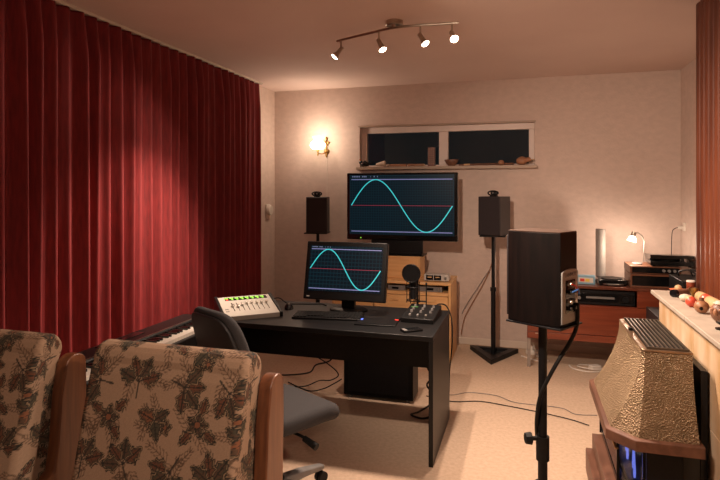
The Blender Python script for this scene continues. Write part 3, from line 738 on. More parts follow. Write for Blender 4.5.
def armchair(loc, label):
    c = thing('armchair', label, 'armchair', loc, 0, 'two floral armchairs in the foreground')   # faces -y, origin at floor under the backrest top
    # backrest: front face leans, rolled head at the top
    pts = [(.06, .40), (-.145, .40)]
    pts += [(-.150, .42), (-.112, .60), (-.062, .80), (-.024, .935), (-.012, .962)]
    for k in range(1, 12):
        a = PI - k * (PI * 1.22) / 11; pts.append((.045 + .058 * math.cos(a), .962 + .058 * math.sin(a)))
    pts += [(.062, .80), (.065, .60), (.06, .40)]
    out = densify(pts, .0026)
    spine = []
    for y, z in out:
        t = (z - .4) / .56; ym = -.045 + .075 * min(1, max(0, t))
        zs = min(max(z, .44), .95); spine.append((ym + (.015 if z > .95 else 0), zs))
    fabric_sweep('backrest', (out, spine), .285, (.022, .22), c, 210, (.40, .02))
    pts = [(-.15, .30), (-.60, .30), (-.635, .33), (-.635, .41), (-.60, .445), (-.15, .425), (-.13, .40), (-.13, .32), (-.15, .30)]
    out = densify(pts, .008); spine = [(max(-.59, min(-.17, y)), .37) for y, z in out]
    fabric_sweep('seat_cushion', (out, spine), .282, (.03, .3), c, 70, (.3, .0))
    for sx in (-1, 1):
        x0, x1 = (.288, .334) if sx > 0 else (-.334, -.288)
        poly = []
        post = [(.048, .0), (.075, .0), (.150, .50), (.162, .80), (.158, .925)]
        top = [(.110 + .048 * math.cos(a), .900 + .036 * math.sin(a)) for a in [PI * k / 8 for k in range(9)]]
        fr_ = [(.040, .80), (.028, .62)]
        armp = [(-.02, .585), (-.30, .585), (-.52, .60), (-.575, .585), (-.585, .56), (-.56, .54), (-.52, .535), (-.545, .0), (-.585, .0)]
        # side frame outline (y,z), counter-clockwise
        outl = [(.085, 0), (.14, 0), (.150, .50), (.160, .80), (.158, .900)] + top[1:] + [(.042, .80), (.028, .64), (.012, .555), (-.03, .528), (-.10, .52), (-.50, .53), (-.58, .515), (-.60, .485), (-.575, .46), (-.55, .46), (-.555, 0), (-.50, 0), (-.495, .46), (-.09, .46), (.06, .44)]
        M().prism(outl, x0, x1, X3).build('side_frame', m_arm, c, bevel=.005, seg=3)
    M().b(-.288, .288, -.58, -.55, .22, .30).b(-.288, .288, .07, .10, .40, .5).b(-.288, .288, -.55, .06, .28, .30).build('seat_frame', m_arm, c, bevel=.004)
    return c
ac = armchair((-1.0985, 1.548, 0), 'right floral tapestry armchair with reddish wood frame, nearer the desk')
a2 = copy_tree(ac); a2.location = (-1.8935, 1.548, 0); a2['label'] = 'left floral tapestry armchair, cut by the left picture edge'

# ------------------------------------------------------------------ foreground speaker on pole stand
A_ = Vector((.891, -.454, 0)); rz = math.atan2(-.50, .866)
fs_ = thing('monitor_speaker', 'dark wood speaker seen from behind on a pole stand, silver terminal plate', 'speaker', (.076, 2.609, .952), rz)   # local +x = back side
D, Wd, Hh = .243, .185, .397
bod = []
pl = []
ns = 12
for i in range(ns + 1):
    t = i / ns; x = -D / 2 + D * t; bulge = Wd / 2 * (.93 + .15 * math.sin(PI * min(1, t * 1.0) ** .9) - .12 * t * t)
    pl.append((x, -bulge))
pl += [(x, -y_) for x, y_ in reversed(pl)]
M().prism(pl, 0, Hh).build('cabinet', m_dkwood, fs_, smooth=25, bevel=.003)
M().prism([(x * .985, y_ * .985) for x, y_ in pl], Hh, Hh + .003).build('top_panel', m_sptop, fs_)
xb = D / 2
ply = [(-.072, .012), (.072, .012), (.072, .226)] + [(.072 * math.cos(a), .226 + .016 * math.sin(a)) for a in [PI * k / 10 for k in range(1, 10)]] + [(-.072, .226)]
YZ = Matrix(((0, 0, 1, 0), (1, 0, 0, 0), (0, 1, 0, 0), (0, 0, 0, 1)))
pt = M().prism(ply, xb - .001, xb + .006, YZ).build('terminal_plate', m_platem, fs_, bevel=.002)
M().prism([(-.042, .055), (.042, .055), (.042, .195), (-.042, .195)], xb + .006, xb + .0075, YZ).build('terminal_recess', m_gloss, pt)
text('plate_lettering', 'TANNOY', .026, m_gun, pt, Matrix(((0, 0, 1, xb + .0065), (1, 0, 0, 0), (0, 1, 0, .217), (0, 0, 0, 1))))
for yy in (-.02, .022):
    for z in (.075, .105, .145, .18): M().cyl((xb + .0075, yy, z), (xb + .022, yy, z), .0095, .008, 12).build('binding_post', m_metalk if z in (.075, .145) else m_steel, pt)
M().tube([(xb + .022, -.02, .18), (xb + .026, -.008, .175), (xb + .028, .012, .165), (xb + .030, .02, .14)], .0035).build('red_wire', m_redcab, pt)
M().tube([(xb + .022, -.02, .145), (xb + .036, -.002, .155), (xb + .036, .014, .155), (xb + .034, .02, .135)], .0035).build('blue_wire', m_bluecab, pt)
# front side: drivers
fb = M().prism([(-.085, .02), (.085, .02), (.085, .377), (-.085, .377)], -xb - .008, -xb, YZ).build('front_baffle', m_spk, fs_, bevel=.003)
M().cyl((-xb - .012, 0, .14), (-xb - .008, 0, .14), .07, n=28).build('woofer', m_rubber, fb)
M().cyl((-xb - .012, 0, .30), (-xb - .008, 0, .30), .03, n=20).build('tweeter_dome', m_steel, fb)

ps = thing('pole_stand', 'black pole stand with clamp knob carrying the dark wood speaker in the foreground', 'speaker stand', (.076, 2.609, 0), rz)
M().b(-.125, .135, -.1, .1, .944, .952).build('top_plate', m_metalk, ps, bevel=.002)
M().cyl((0, 0, .33), (0, 0, .944), .0185).build('inner_pole', m_metalk, ps)
M().cyl((0, 0, .06), (0, 0, .37), .0205).build('outer_pole', m_metalk, ps)
M().cyl((0, 0, .335), (0, 0, .44), .0285).build('clamp', m_rubber, ps)
kd = (RZ(-math.degrees(rz)) @ Vector((-.958, -.285, 0)))
M().cyl(kd * .02, kd * .05, .01).v
kn = M().cyl(Vector((0, 0, .43)) + kd * .025, Vector((0, 0, .43)) + kd * .052, .010)
kn.cyl(Vector((0, 0, .43)) + kd * .050, Vector((0, 0, .43)) + kd * .078, .028, .024, 8)
kn.build('clamp_knob', m_rubber, ps, bevel=.002)
for k in range(3):
    a = 2 * PI * k / 3 + R(120)
    M().tube([(.02 * math.cos(a), .02 * math.sin(a), .20), (.33 * math.cos(a), .33 * math.sin(a), .012)], .011, sub=0).build('leg', m_metalk, ps)
M().cyl((0, 0, .185), (0, 0, .235), .034).build('leg_collar', m_rubber, ps)
# thick cable from the terminals down the pole
def sw(x, y_, z): v = Matrix.Rotation(rz, 3, 'Z') @ Vector((x, y_, 0)); return (v.x + .076, v.y + 2.609, z)
cbl = M().tube([(0.218, 2.587, 1.042), (0.216, 2.586, 0.947), (0.187, 2.578, 0.873), (0.138, 2.563, 0.791), (0.097, 2.561, 0.71), (0.068, 2.563, 0.641), (0.055, 2.58, 0.572), (0.05, 2.61, 0.485), (0.055, 2.664, 0.396), (0.066, 2.678, 0.291), (0.076, 2.678, 0.22), (0.078, 2.683, 0.1), (0.096, 2.7279999999999998, 0.03), (0.14600000000000002, 2.828, 0.0085), (0.226, 2.9779999999999998, 0.0085)], .0085)
tag(cbl.build('speaker_cable', m_rubber), 'thick black cable hanging from the foreground speaker and wound past its pole', 'cable')

# ------------------------------------------------------------------ sideboard + things on it
sd = thing('sideboard', 'red mahogany sideboard on grey metal legs against the back wall', 'sideboard', (.63, 5.05, 0))
SX0, SX1, SD = -.61, .66, .45
M().b(SX0, SX1, .01, SD, .252, .27).b(SX0, SX0 + .02, .01, SD, .27, .70).b(SX1 - .02, SX1, .01, SD, .27, .70).b(SX0 + .02, SX1 - .02, SD - .015, SD, .27, .70).b(SX0 + .02, SX1 - .02, .01, SD - .015, .548, .562).build('body', m_mahog, sd, bevel=.002)
M().b(SX0 - .008, SX1 + .008, -.004, SD, .70, .722).build('top', m_mahdk, sd, bevel=.003)
M().b(SX0 + .003, SX1 - .003, -.004, .01, .315, .556).build('flap_door', m_mahog, sd, bevel=.002)
dw = M().b(SX0 + .003, SX1 - .003, -.003, .01, .256, .311).build('drawer', m_mahog, sd, bevel=.002)
M().b(-.545, -.49, -.008, -.003, .296, .304).build('handle', m_steel, dw)
for x0, x1 in ((SX0 + .02, SX0 + .33), (.255, SX1 - .02)): M().b(x0, x1, .004, .02, .562, .70).build('fascia', m_mahog, sd)
for x in (SX0, SX1 - .035):
    for y_ in (.012, SD - .04): M().b(x, x + .028, y_, y_ + .028, 0, .252).build('leg', m_legm, sd, bevel=.002)
rc = thing('stereo_receiver', 'slim black stereo receiver in the open slot of the red sideboard', 'receiver', (.615, 5.065, .562))
M().b(-.25, .255, 0, .3, .006, .125).build('case', m_metalk, rc, bevel=.003)
M().b(-.24, .245, -.004, 0, .025, .10).build('front_panel', m_gloss, rc, bevel=.002)
M().b(-.12, .1, -.0055, -.004, .058, .075).build('tuner_scale', m_gun, rc)
M().cyl((.185, -.004, .06), (.185, -.02, .06), .024).build('knob', m_metalk, rc)
for x in (-.215, -.175): M().cyl((x, -.004, .06), (x, -.018, .06), .014).build('knob', m_gun, rc)
M().b(-.22, .22, .02, .28, 0, .006).build('foot', m_rubber, rc)
TZ = .722
cs = thing('cassette_box', 'light blue small box with coloured label on the sideboard behind the dark wood speaker', 'box', (.50, 5.14, TZ), R(-4))
M().b(-.075, .075, 0, .05, 0, .078).build('case', m_blue, cs, bevel=.006)
lb = M().b(-.058, .058, -.002, 0, .018, .058).build('label_card', m_white, cs)
M().b(-.045, -.01, -.003, -.002, .025, .05).build('red_patch', m_redcab, lb); M().b(-.005, .03, -.003, -.002, .025, .05).build('yellow_patch', m_yellow, lb)
tw = thing('column_speaker', 'tall slim silver column speaker standing on the sideboard', 'speaker', (.645, 5.37, TZ))
M().lathe([(.041, .02), (.041, .455), (.038, .462), (0, .462)], n=24).build('column', m_colsp, tw)
M().lathe([(.055, 0), (.055, .014), (.041, .02)], n=24).build('base', m_gun, tw)
dj = thing('disc_player', 'low black disc player with a shiny tray on the sideboard, left of the radio', 'disc player', (.715, 5.10, TZ))
M().b(-.115, .11, .02, .24, .008, .05).build('case', m_gloss, dj, bevel=.006)
M().lathe([(.10, .008), (.115, .012), (.115, .018), (.09, .02)], (0, .10, 0), 28).build('tray', m_steel, dj)
M().cyl((0, .12, .05), (0, .12, .056), .085, n=28).build('lid', m_plastic, dj)
M().b(-.1, .1, .03, .23, 0, .008).build('foot', m_rubber, dj)
rd = thing('wooden_radio', 'old walnut radio with a black front on the right half of the sideboard', 'radio', (1.03, 5.09, TZ))
M().b(-.19, .19, .0, .30, 0, .016).b(-.19, -.175, 0, .3, .016, .098).b(.175, .19, 0, .3, .016, .098).b(-.19, .19, 0, .3, .098, .112).b(-.175, .175, .28, .3, .016, .098).build('case', m_radio, rd, bevel=.003)
M().b(-.175, .175, .012, .03, .016, .098).build('front', m_gloss, rd)
am_ = thing('amplifier', 'dark wood-cased amplifier on top of the old walnut radio', 'amplifier', (1.03, 5.10, TZ + .112))
M().b(-.19, .19, 0, .3, .004, .066).build('case', m_radio, am_, bevel=.003)
M().b(-.175, .175, -.004, 0, .012, .058).build('front_panel', m_gloss, am_)
for x in (.06, .1, .14): M().cyl((x, -.004, .035), (x, -.016, .035), .012).build('knob', m_gun, am_)
M().b(-.17, .17, .02, .28, 0, .004).build('foot', m_rubber, am_)
Z2 = TZ + .112 + .066
tt = thing('turntable', 'black turntable with a raised smoked lid on the amplifier by the right wall', 'turntable', (1.135, 5.12, Z2), R(-3))
M().b(-.14, .18, -.02, .28, .01, .045).build('plinth', m_gloss, tt, bevel=.004)
M().lathe([(.11, .045), (.115, .05), (.115, .058), (0, .06)], (-.01, .13, 0), 32).build('platter', m_rubber, tt)
M().tube([(.14, .24, .062), (.13, .15, .064), (.09, .06, .062)], .004).cyl((.14, .24, .045), (.14, .24, .066), .014).build('tonearm', m_steel, tt)
lid_m = T(0, .28, .047) @ RX(-4)
M().b(-.14, .18, -.30, 0, .024, .028, lid_m).b(-.14, .18, -.30, -.297, 0, .024, lid_m).b(-.14, -.137, -.297, 0, 0, .024, lid_m).b(.177, .18, -.297, 0, 0, .024, lid_m).build('lid', m_gloss, tt)
for x in (-.11, .15):
    for y_ in (.01, .25): M().cyl((x, y_, 0), (x, y_, .01), .012).build('foot', m_rubber, tt)
tl_ = thing('table_lamp', 'small lit lamp with a curved metal neck and white glass shade on the amplifier', 'lamp', (.915, 5.24, Z2))
M().lathe([(.045, 0), (.045, .006), (.036, .012), (.006, .016)], n=24).build('base', m_gun, tl_)
M().tube([(0, 0, .014), (.045, .0, .02), (.055, 0, .10), (.054, 0, .2), (.035, 0, .245), (0, 0, .268), (-.02, 0, .262)], .0045).build('neck', m_steel, tl_)
M().lathe([(.010, .032), (.018, .03), (.020, 0), (.02, -.004)], (-.028, 0, .245), 16, RY(15)).build('socket', m_nickel, tl_)
M().lathe([(.017, 0), (.028, -.012), (.036, -.036), (.038, -.048), (.035, -.048), (.032, -.036), (.024, -.012), (.014, -.003)], (-.029, 0, .238), 20, RY(15), caps=False).build('glass_shade', e_lamp, tl_)
bx = thing('subwoofer', 'black cube-shaped subwoofer on the floor between the sideboard and the mantelpiece', 'subwoofer', (1.08, 4.72, 0))
M().b(-.15, .22, -.2, .22, .02, .60).build('cabinet', m_spk, bx, bevel=.004)
M().b(-.14, .21, -.206, -.2, .04, .58).build('grille', m_grille, bx)
for x in (-.12, .19):
    for y_ in (-.16, .18): M().cyl((x, y_, 0), (x, y_, .02), .018).build('foot', m_rubber, bx)
dkk = thing('cassette_deck', 'black hi-fi deck with cables on top of the subwoofer beside the slatted wall', 'hi-fi deck', (1.185, 4.72, .60))
M().b(-.095, .11, -.19, .2, .008, .27).build('case', m_plastic, dkk, bevel=.004)
M().b(-.09, .105, -.194, -.19, .02, .26).build('front_panel', m_gloss, dkk)
for z in (.08, .17): M().b(-.06, .03, -.198, -.194, z, z + .03).build('display', m_gun, dkk)
M().cyl((.07, -.194, .2), (.07, -.212, .2), .016).build('knob', m_steel, dkk)
M().tube([(-.05, .1, .27), (-.06, .04, .31), (-.02, -.05, .335), (.03, -.12, .30), (.02, -.17, .275)], .006).tube([(.05, .12, .27), (.02, .05, .33), (.06, -.04, .31), (.08, -.1, .275)], .005).build('cable_loop', m_rubber, dkk)
for x in (-.08, .09):
    for y_ in (-.17, .17): M().cyl((x, y_, 0), (x, y_, .008), .012).build('foot', m_rubber, dkk)
sk = thing('wall_socket', 'white double socket with a plugged-in cord on the right wall above the turntable', 'socket', (BX1, 5.50, 1.20))
M().b(-.012, 0, -.035, .035, -.03, .045).build('plate', m_white, sk, bevel=.003)
M().cyl((-.012, .02, .0), (-.05, .02, .0), .018, .012).build('plug', m_white, sk)
M().tube([(-.05, .02, 0), (-.075, .03, -.012), (-.092, .04, -.05), (-.095, .05, -.2), (-.095, .06, -.36), (-.10, .06, -.47)], .003).build('cord', m_rubber, sk)

# ------------------------------------------------------------------ sill ornaments
SZ = WZ0 + .004; SY = BY1 - .03
o = M(); o.ball((0, 0, .028), (.05, .026, .028)).ball((-.045, 0, .05), (.018, .016, .022)).tube([(.04, 0, .03), (.08, 0, .045), (.1, 0, .06)], .007).ball((0, 0, .055), (.016, .014, .012))
t = thing('figurine', 'dark curled figurine with a reddish head at the left end of the window sill', 'figurine', (-1.598, SY, SZ))
o.build('body', m_gloss, t); M().ball((-.05, -.005, .075), (.013, .012, .013)).build('head', m_wood2, t)
o = M(); 
for k in range(7): a = k * .8; o.ball((.05 - k * .016, 0, .038 - k * .002), (.012 + .003 * (6 - abs(k - 2)), .032 - k * .002, .037 - .003 * k))
o.v = [(x * .8, y_ * .8, z * .8) for x, y_, z in o.v]
tag(o.build('sea_shell', m_shell, None, (-1.43, SY, SZ + .002)), 'pale pinkish sea shell on the window sill, next to the dark figurine', 'shell')
def blk(l): return M().b(-l / 2, l / 2, -.018, .018, 0, .026)
t = thing('carved_block', 'dark brown carved wooden block lying on the sill', 'ornament', (-1.24, SY, SZ)); blk(.17).build('block', m_wood2, t, bevel=.006); M().b(-.09, -.084, -.019, .019, .002, .024).build('end_band', m_dkbrown, t)
t = thing('carved_block', 'lighter orange-brown carved wooden block on the sill beside the standing box', 'ornament', (-1.06, SY, SZ)); blk(.17).build('block', m_wood2 if False else m_brown, t, bevel=.006); M().b(.082, .09, -.019, .019, .002, .024).build('end_band', m_tan, t)
tag(M().ball((0, 0, .014), (.022, .02, .014)).build('pale_stone', m_shell, None, (-1.353, SY, SZ)), 'small flat pale stone beside the sea shell on the sill', 'stone')
t = thing('incense_box', 'tall dark red patterned box standing on the window sill', 'box', (-.899, SY - .002, SZ))
M().b(-.036, .036, -.03, .03, 0, .19).build('box', m_mahdk, t, bevel=.004)
dt = M()
for r in range(8):
    for k in range(3): dt.b(-.026 + k * .02, -.014 + k * .02, -.031, -.0299, .018 + r * .021, .028 + r * .021)
dt.build('pattern', m_brown, t)
tag(M().lathe([(.0, 0), (.03, 0), (.055, .025), (.072, .058), (.07, .064), (.064, .06), (.05, .028), (.02, .008), (0, .008)], n=24, mt=Matrix.Diagonal((1, .55, 1, 1)), caps=False).build('small_bowl', m_dkbrown, None, (-.70, SY + .005, SZ)), 'dark brown wooden bowl on the sill in front of the window post', 'bowl')
t = thing('walking_stick', 'dark carved stick with a pale ring lying along the window sill', 'stick', (-.38, SY, SZ))
M().tube([(-.25, 0, .009), (-.1, 0, .012), (.1, 0, .014), (.28, 0, .014)], .009).build('shaft', m_dkbrown, t); M().cyl((-.2, 0, .0105), (-.14, 0, .0115), .0105).build('ring', m_tan, t); M().ball((.16, -.0, .026), (.03, .022, .026)).build('knob', m_wood2, t)
t = thing('gourd_rattle', 'orange-brown gourd rattle at the right end of the window sill', 'rattle', (-.02, SY, SZ))
M().lathe([(0, -.06), (.025, -.055), (.042, -.02), (.042, .01), (.022, .035), (.026, .055), (.018, .075), (0, .08)], (0, 0, .042), 20, RY(80)).build('gourd', m_orange if False else m_wood2, t); M().cyl((.07, 0, .05), (.11, 0, .052), .006).build('handle', m_tan, t)

# ------------------------------------------------------------------ mantel ornaments
MZ = .94
t = thing('onion_dish', 'small orange dish with a pale ball, at the far mantel end', 'dish', (.845, 3.60, MZ)); t.scale = (0.75, 0.75, 0.75)
M().lathe([(.02, 0), (.05, .012), (.062, .026), (.056, .026), (.03, .012), (0, .01)], n=24, caps=False).build('dish', m_orange, t); M().ball((.0, 0, .036), .026).build('ball', m_tan, t)
t = thing('kaleidoscope', 'black-ended brown tube lying on the far part of the mantel', 'tube', (.80, 3.46, MZ), R(42)); t.scale = (0.8, 0.8, 0.8)
M().cyl((0, 0, .026), (.15, 0, .026), .022).build('barrel', m_dkbrown, t); M().cyl((-.03, 0, .026), (.0, 0, .026), .026).build('end_cap', m_gloss, t); M().cyl((.15, 0, .026), (.17, 0, .026), .0235).build('brass_cap', m_brass, t)
tag(M().ball((0, 0, .02), (.03, .026, .02)).ball((.02, .03, .016), (.024, .02, .016)).build('sea_shell', m_shell, None, (.815, 3.33, MZ)), 'pale shell on the mantel between the black-ended tube and red maraca', 'shell')
tag(M().lathe([(.02, 0), (.022, .004), (.01, .012), (.012, .03), (.022, .04), (.024, .062), (.021, .062), (.018, .042), (0, .035)], n=18).build('brass_cup', m_brass, None, (.872, 3.40, MZ)), 'small brass cup standing on the mantel behind the pale shell', 'cup')
t = thing('maraca', 'red round maraca with a pale top on the mantel', 'maraca', (.806, 3.185, MZ), R(40)); t.scale = (0.7, 0.7, 0.7)
M().ball((0, 0, .038), .038).build('head', m_red, t); M().ball((.0, .012, .052), (.030, .028, .028)).build('cap', m_tan, t); M().cyl((.03, .02, .04), (.12, .03, .012), .009).build('handle', m_tan, t)
t = thing('ocarina', 'brown round gourd ocarina with a dark hole, beside the red maraca', 'ocarina', (.812, 3.035, MZ), 0); t.scale = (0.72, 0.72, 0.72)
M().ball((0, 0, .043), (.045, .043, .043), 24, 14).build('body', m_brown, t); M().cyl((-.012, -.0385, .038), (-.012, -.0425, .038), .011).build('hole', m_gloss, t); M().lathe([(.016, 0), (.014, .02), (.0, .022)], (0, 0, .083)).build('neck', m_dkbrown, t)
t = thing('rainstick', 'tan round shaker cylinder with a red band lying along the mantel beside the slats', 'shaker', (.898, 3.19, MZ), R(93)); t.scale = (0.72, 0.72, 0.72)
M().lathe([(0, -.005), (.03, 0), (.038, .02), (.038, .12), (.038, .34), (.03, .36), (0, .365)], (-.12, 0, .038), 24, RY(90)).build('tube', m_tan, t)
M().cyl((.03, 0, .038), (.115, 0, .038), .0388, n=24).build('red_band', m_red, t)
M().ball((.07, .030, .052), (.022, .008, .016)).build('white_patch', m_white, t)
t = thing('wooden_carving', 'brown carved wooden head on the near part of the mantel', 'carving', (.835, 2.84, MZ), R(-20)); t.scale = (0.82, 0.82, 0.82)
M().ball((0, 0, .055), (.05, .048, .055), 24, 14).build('head', m_dkbrown, t); M().ball((-.02, -.04, .06), (.012, .014, .02)).ball((-.035, -.028, .075), (.012, .01, .008)).ball((0.005, -.046, .075), (.012, .01, .008)).build('face', m_wood2, t); M().lathe([(.03, 0), (.035, .006), (.02, .02), (0, .022)], (0, 0, .098)).build('cap', m_shell, t)
t = thing('oil_burner', 'small dark metal stand on the near mantel in front of the carved head', 'ornament', (.80, 2.70, MZ)); t.scale = (0.9, 0.9, 0.9)
M().lathe([(.028, 0), (.03, .006), (.008, .012), (.008, .02), (.026, .03), (.028, .036), (0, .036)]).build('stand', m_gloss, t); M().lathe([(.02, .036), (.02, .04), (0, .041)]).build('lid', m_steel, t)
t = thing('glass_jar', 'reddish brown jar with a pale rim at the far mantel end against the slats', 'jar', (.915, 3.625, MZ)); t.scale = (0.75, 0.75, 0.75)
M().lathe([(.02, 0), (.028, .01), (.03, .075), (.028, .082), (0, .082)]).build('body', m_mahog, t); M().lathe([(.03, .082), (.031, .09), (.026, .094), (0, .094)]).build('rim', m_white, t)

# ------------------------------------------------------------------ gas fireplace
gf = thing('gas_fireplace', 'hammered copper gas fireplace hood on wooden rim standing before the marble mantelpiece', 'fireplace', (.52, 2.98, 0))
def octo(x0, x1, y0, y1, ch, z): return [Vector(p) for p in ((x1, y0, z), (x0 + ch, y0, z), (x0, y0 + ch, z), (x0, y1 - ch, z), (x0 + ch, y1, z), (x1, y1, z))]
# local = world - (.52,2.98)
top = octo(-.035, .160, -.315, .290, .012, .83); bot = octo(-.155, .175, -.362, .462, .10, .475)
rings = []
for i in range(13):
    t = i / 12; k = t ** 1.7
    rings.append([Vector((a.x + (b.x - a.x) * k, a.y + (b.y - a.y) * k, a.z + (b.z - a.z) * t)) for a, b in zip(top, bot)])
M().loft(rings).build('hood', m_hammer, gf, smooth=20)
M().loft([octo(-.037, .162, -.317, .292, .012, .832), octo(-.037, .162, -.317, .292, .012, .842)]).build('top_plate', m_hoodtrim, gf, bevel=.003)
gr = M().b(-.012, .150, -.300, .276, .8418, .8435).build('grille_bed', m_gloss, gf)
gs = M()
for k in range(9):
    x = -.005 + k * .0186; gs.b(x, x + .005, -.300, .276, .8435, .851)
gs.b(-.014, .152, -.302, -.296, .8435, .851).b(-.014, .152, .272, .278, .8435, .851).build('grille', m_bronze, gf)
M().cyl((-.022, .03, .842), (-.022, .03, .856), .010).build('knob', m_rubber, gf); M().cyl((-.022, .045, .842), (-.022, .045, .850), .005).build('igniter', m_redcab, gf)
M().loft([octo(-.175, .19, -.385, .485, .105, .425), octo(-.175, .19, -.385, .485, .105, .47), octo(-.168, .19, -.378, .478, .105, .475)]).build('wooden_rim', m_hwood, gf, bevel=.003)
M().b(.195, .220, -.30, .34, .02, .765).build('back_plate', m_metalk, gf)
fb2 = M().loft([octo(-.12, .19, -.335, .435, .09, .20), octo(-.12, .19, -.335, .435, .09, .225)]).loft([octo(-.12, .19, -.335, .435, .09, .405), octo(-.12, .19, -.335, .435, .09, .425)])
for a, b in zip(octo(-.12, .19, -.335, .435, .09, 0), octo(-.12, .19, -.335, .435, .09, 0)): fb2.b(a.x - .006, a.x + .006, a.y - .006, a.y + .006, .2, .425)
fb2.b(.12, .19, -.335, .435, .225, .405).build('firebox', m_gloss, gf)
oc_ = octo(-.117, .19, -.332, .432, .09, 0)
def pane(p, q): 
    d = (q - p).normalized(); nrm = Vector((d.y, -d.x, 0)) * .003
    return M().add([(*(p + s_).xy, z) for z in (.225, .405) for s_ in (Vector((0, 0, 0)), nrm)] + [(*(q + s_).xy, z) for z in (.225, .405) for s_ in (Vector((0, 0, 0)), nrm)], [(0, 1, 3, 2), (4, 6, 7, 5), (0, 4, 5, 1), (2, 3, 7, 6), (0, 2, 6, 4), (1, 5, 7, 3)])
pane(oc_[1], oc_[2]).build('glass_pane', m_dglass, gf); pane(oc_[2], oc_[3]).build('glass_pane', m_dglass, gf)
M().b(-.02, .12, -.331, -.325, .225, .405).build('end_panel', m_metalk, gf)
M().b(-.08, .10, -.26, .36, .225, .25).build('burner', m_gun, gf)
for k in range(7):
    y_ = -.24 + k * .09; M().lathe([(.007, 0), (.010, .02), (.007, .06), (.003, .11), (0, .14)], (-.05 + .01 * (k % 2), y_, .25), 12, Matrix.Diagonal((.6, 1, 1, 1))).build('flame', e_flame, gf)
bd = M()
for k in range(42): bd.ball((-.129, -.25 + k * .0145, .375), .0055, 8, 6)
bd.b(-.1275, -.12, -.255, .355, .372, .378)
bdo = bd.build('bead_strip', m_brass, gf)
M().b(-.167, .19, -.36, .32, .118, .20).build('upper_step', m_hwood, gf, bevel=.004)
M().b(-.20, .19, -.42, .32, 0, .118).build('lower_step', m_hwood, gf, bevel=.004)

# ------------------------------------------------------------------ cables
def cable(name, label, pts, r, mat, **k): return tag(M().tube(pts, r, **k).build(name, mat), label, 'cable')
f_ = .005
cable('floor_cable', 'thin black cable across the carpet behind the foreground speaker', [(-.70, 4.12, f_), (-.51, 4.063, f_), (-.31, 4.122, f_), (-.1, 4.086, f_), (.1, 4.035, f_), (.288, 3.968, f_), (.40, 3.90, f_)], .0032, m_rubber)
cable('floor_cable', 'thin grey cable looping across the carpet beside the thin black one', [(-.70, 4.20, f_), (-.526, 4.19, f_), (-.40, 4.28, f_), (-.20, 4.27, f_), (-.06, 4.17, f_), (.235, 4.16, f_), (.33, 4.07, f_), (.471, 4.09, f_)], .0022, m_gun)
cable('desk_cable', 'bundle of black cables hanging beneath the desk left of the computer tower', [(-1.30, 3.80, .50), (-1.35, 3.86, .30), (-1.5, 3.93, .22), (-1.62, 4.1, .10), (-1.85, 4.25, .012), (-2.05, 4.2, .007)], .006, m_rubber)
cable('desk_cable', 'black cable drooping in a loop to the left side of the computer tower', [(-1.55, 3.82, .36), (-1.40, 3.88, .26), (-1.33, 3.95, .16), (-1.40, 3.98, .10), (-1.5, 4.0, .08), (-1.62, 4.02, .02), (-1.75, 4.0, .006)], .0045, m_rubber)
cable('desk_cable', 'black cable rising from the carpet to the computer tower bottom left', [(-1.31, 3.97, .12), (-1.36, 3.95, .09), (-1.45, 3.95, .04), (-1.58, 3.97, .006), (-1.8, 4.1, .006)], .0045, m_rubber)
cable('desk_cable', 'tangled black cables hanging under the right end of the desk', [(-.62, 3.80, .40), (-.615, 3.83, .36), (-.645, 3.85, .30), (-.61, 3.85, .24), (-.65, 3.85, .18), (-.60, 3.84, .11), (-.63, 3.83, .05), (-.70, 3.80, .007), (-.74, 3.74, .007), (-.66, 3.70, .007), (-.60, 3.76, .007), (-.57, 3.82, .02), (-.60, 3.84, .06)], .0065, m_rubber)
cable('mixer_cable', 'black cable curling from the small mixer over the desk edge', [(-.565, 3.69, .762), (-.55, 3.75, .765), (-.51, 3.80, .745), (-.475, 3.80, .66), (-.47, 3.80, .50), (-.49, 3.82, .3), (-.5, 3.85, .1), (-.52, 3.88, .006)], .0045, m_rubber)
cable('wall_cable', 'thin brown cable running down the back wall from the right bookshelf speaker', [(-.29, 5.60, 1.14), (-.285, 5.615, .95), (-.34, 5.615, .72), (-.45, 5.615, .50), (-.57, 5.615, .27), (-.605, 5.60, .1)], .004, m_wood2)
cable('wall_cable', 'second thin cable hanging beside the brown one on the back wall', [(-.27, 5.62, 1.14), (-.29, 5.62, .85), (-.40, 5.62, .64), (-.55, 5.62, .40), (-.60, 5.62, .30)], .003, m_gun)
cable('white_cable', 'white cable coiled on the carpet under the right half of the sideboard', [(.37, 5.19, f_), (.40, 5.10, f_), (.52, 5.05, f_), (.64, 5.12, f_), (.60, 5.22, f_), (.48, 5.24, f_), (.44, 5.16, f_ + .006), (.55, 5.10, f_ + .008), (.66, 5.16, f_)], .006, m_white)
cable('white_cable', 'white cable lying on the carpet beside the left leg of the sideboard', [(-.03, 5.36, f_), (.06, 5.28, f_), (.14, 5.23, f_), (.2, 5.27, f_), (.16, 5.34, f_), (.1, 5.4, f_)], .006, m_white)
pw = thing('power_strip', 'white power strip on the carpet beneath the sideboard', 'power strip', (.10, 5.46, 0), R(8))
M().b(-.09, .09, -.028, .028, 0, .04).build('case', m_white, pw, bevel=.006)
for k in range(2): M().cyl((-.04 + k * .08, 0, .04), (-.04 + k * .08, 0, .075), .019).build('plug', m_white, pw)
pw = thing('power_adapter', 'white power adapter lying on the carpet amid the coiled white cable', 'adapter', (.575, 5.17, 0), R(30))
M().b(-.045, .045, -.03, .03, 0, .03).build('case', m_white, pw, bevel=.006)
M().cyl((.045, 0, .015), (.06, 0, .015), .006).build('plug', m_gun, pw)

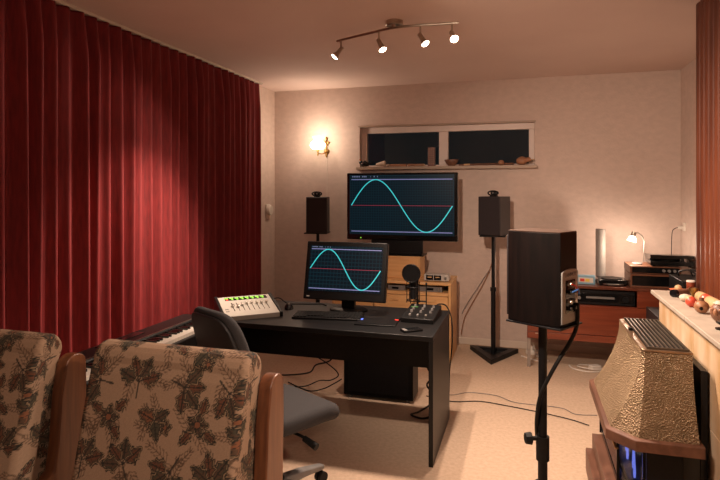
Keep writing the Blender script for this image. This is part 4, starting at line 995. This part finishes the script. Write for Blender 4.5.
# ------------------------------------------------------------------ lights
def light(name, kind, loc, e, col=WARM, rad=.04, d=None, ang=None, blend=.5):
    l = bpy.data.lights.new(name, kind); l.energy = e; l.color = col; l.shadow_soft_size = rad
    o = bpy.data.objects.new(name, l); COL.objects.link(o); o.location = loc
    if d is not None: o.rotation_euler = Vector(d).to_track_quat('-Z', 'Y').to_euler()
    if ang: l.spot_size = R(ang); l.spot_blend = blend
    return o
LC = (1, .755, .59)
for (p, d), e, a in zip(spot_pts, (440, 140, 140, 130), (60, 125, 125, 125)):
    light('spot_light', 'SPOT', p, e, LC, .02, d, a, .9)
light('spot_light', 'SPOT', spot_pts[0][0], 60, LC, .02, (-.62, -.55, -.8), 98, .6)
light('sconce_light', 'POINT', (-2.085, 5.38, 2.13), 5.5, LC, .03)
light('sconce_light', 'POINT', (-2.085, 5.38, 1.97), 3, LC, .06)
light('lamp_light', 'POINT', (.868, 5.225, Z2 + .155), 9, LC, .03)
light('room_light', 'SPOT', (-.62, 1.76, 2.29), 260, LC, .03, (.48, 1, -.58), 96, 1)
light('room_light', 'POINT', (-.62, 1.76, 2.29), 6, LC, .03)
light('room_light', 'SPOT', (.90, 1.05, 2.28), 150, LC, .04, (-1.6, .34, -1.62), 54, .8)
light('room_light', 'SPOT', (.4, -1.0, 2.2), 60, LC, .04, (-1.5, 2.3, -1.5), 50, .9)  # added fill aimed at the armchair fronts, not a lamp of the room
light('room_light', 'POINT', (.6, -1.0, 2.2), 5, LC, .06)
wd = bpy.data.worlds.new('night'); S.world = wd; wd.use_nodes = True
wd.node_tree.nodes['Background'].inputs[0].default_value = (.35, .55, .62, 1); wd.node_tree.nodes['Background'].inputs[1].default_value = .012

# ------------------------------------------------------------------ camera
cam = bpy.data.cameras.new('camera'); co = bpy.data.objects.new('camera', cam); COL.objects.link(co)
co.location = (0, 0, 1.53); co.rotation_euler = (R(90), 0, R(16.4))
cam.sensor_width = 36; cam.lens = 28; cam.shift_y = -50 / 720; cam.clip_start = .05
S.camera = co
S.view_settings.view_transform = 'Standard'; S.view_settings.look = 'None'; S.view_settings.gamma = 1; S.view_settings.exposure = 0
S.view_settings.use_curve_mapping = False
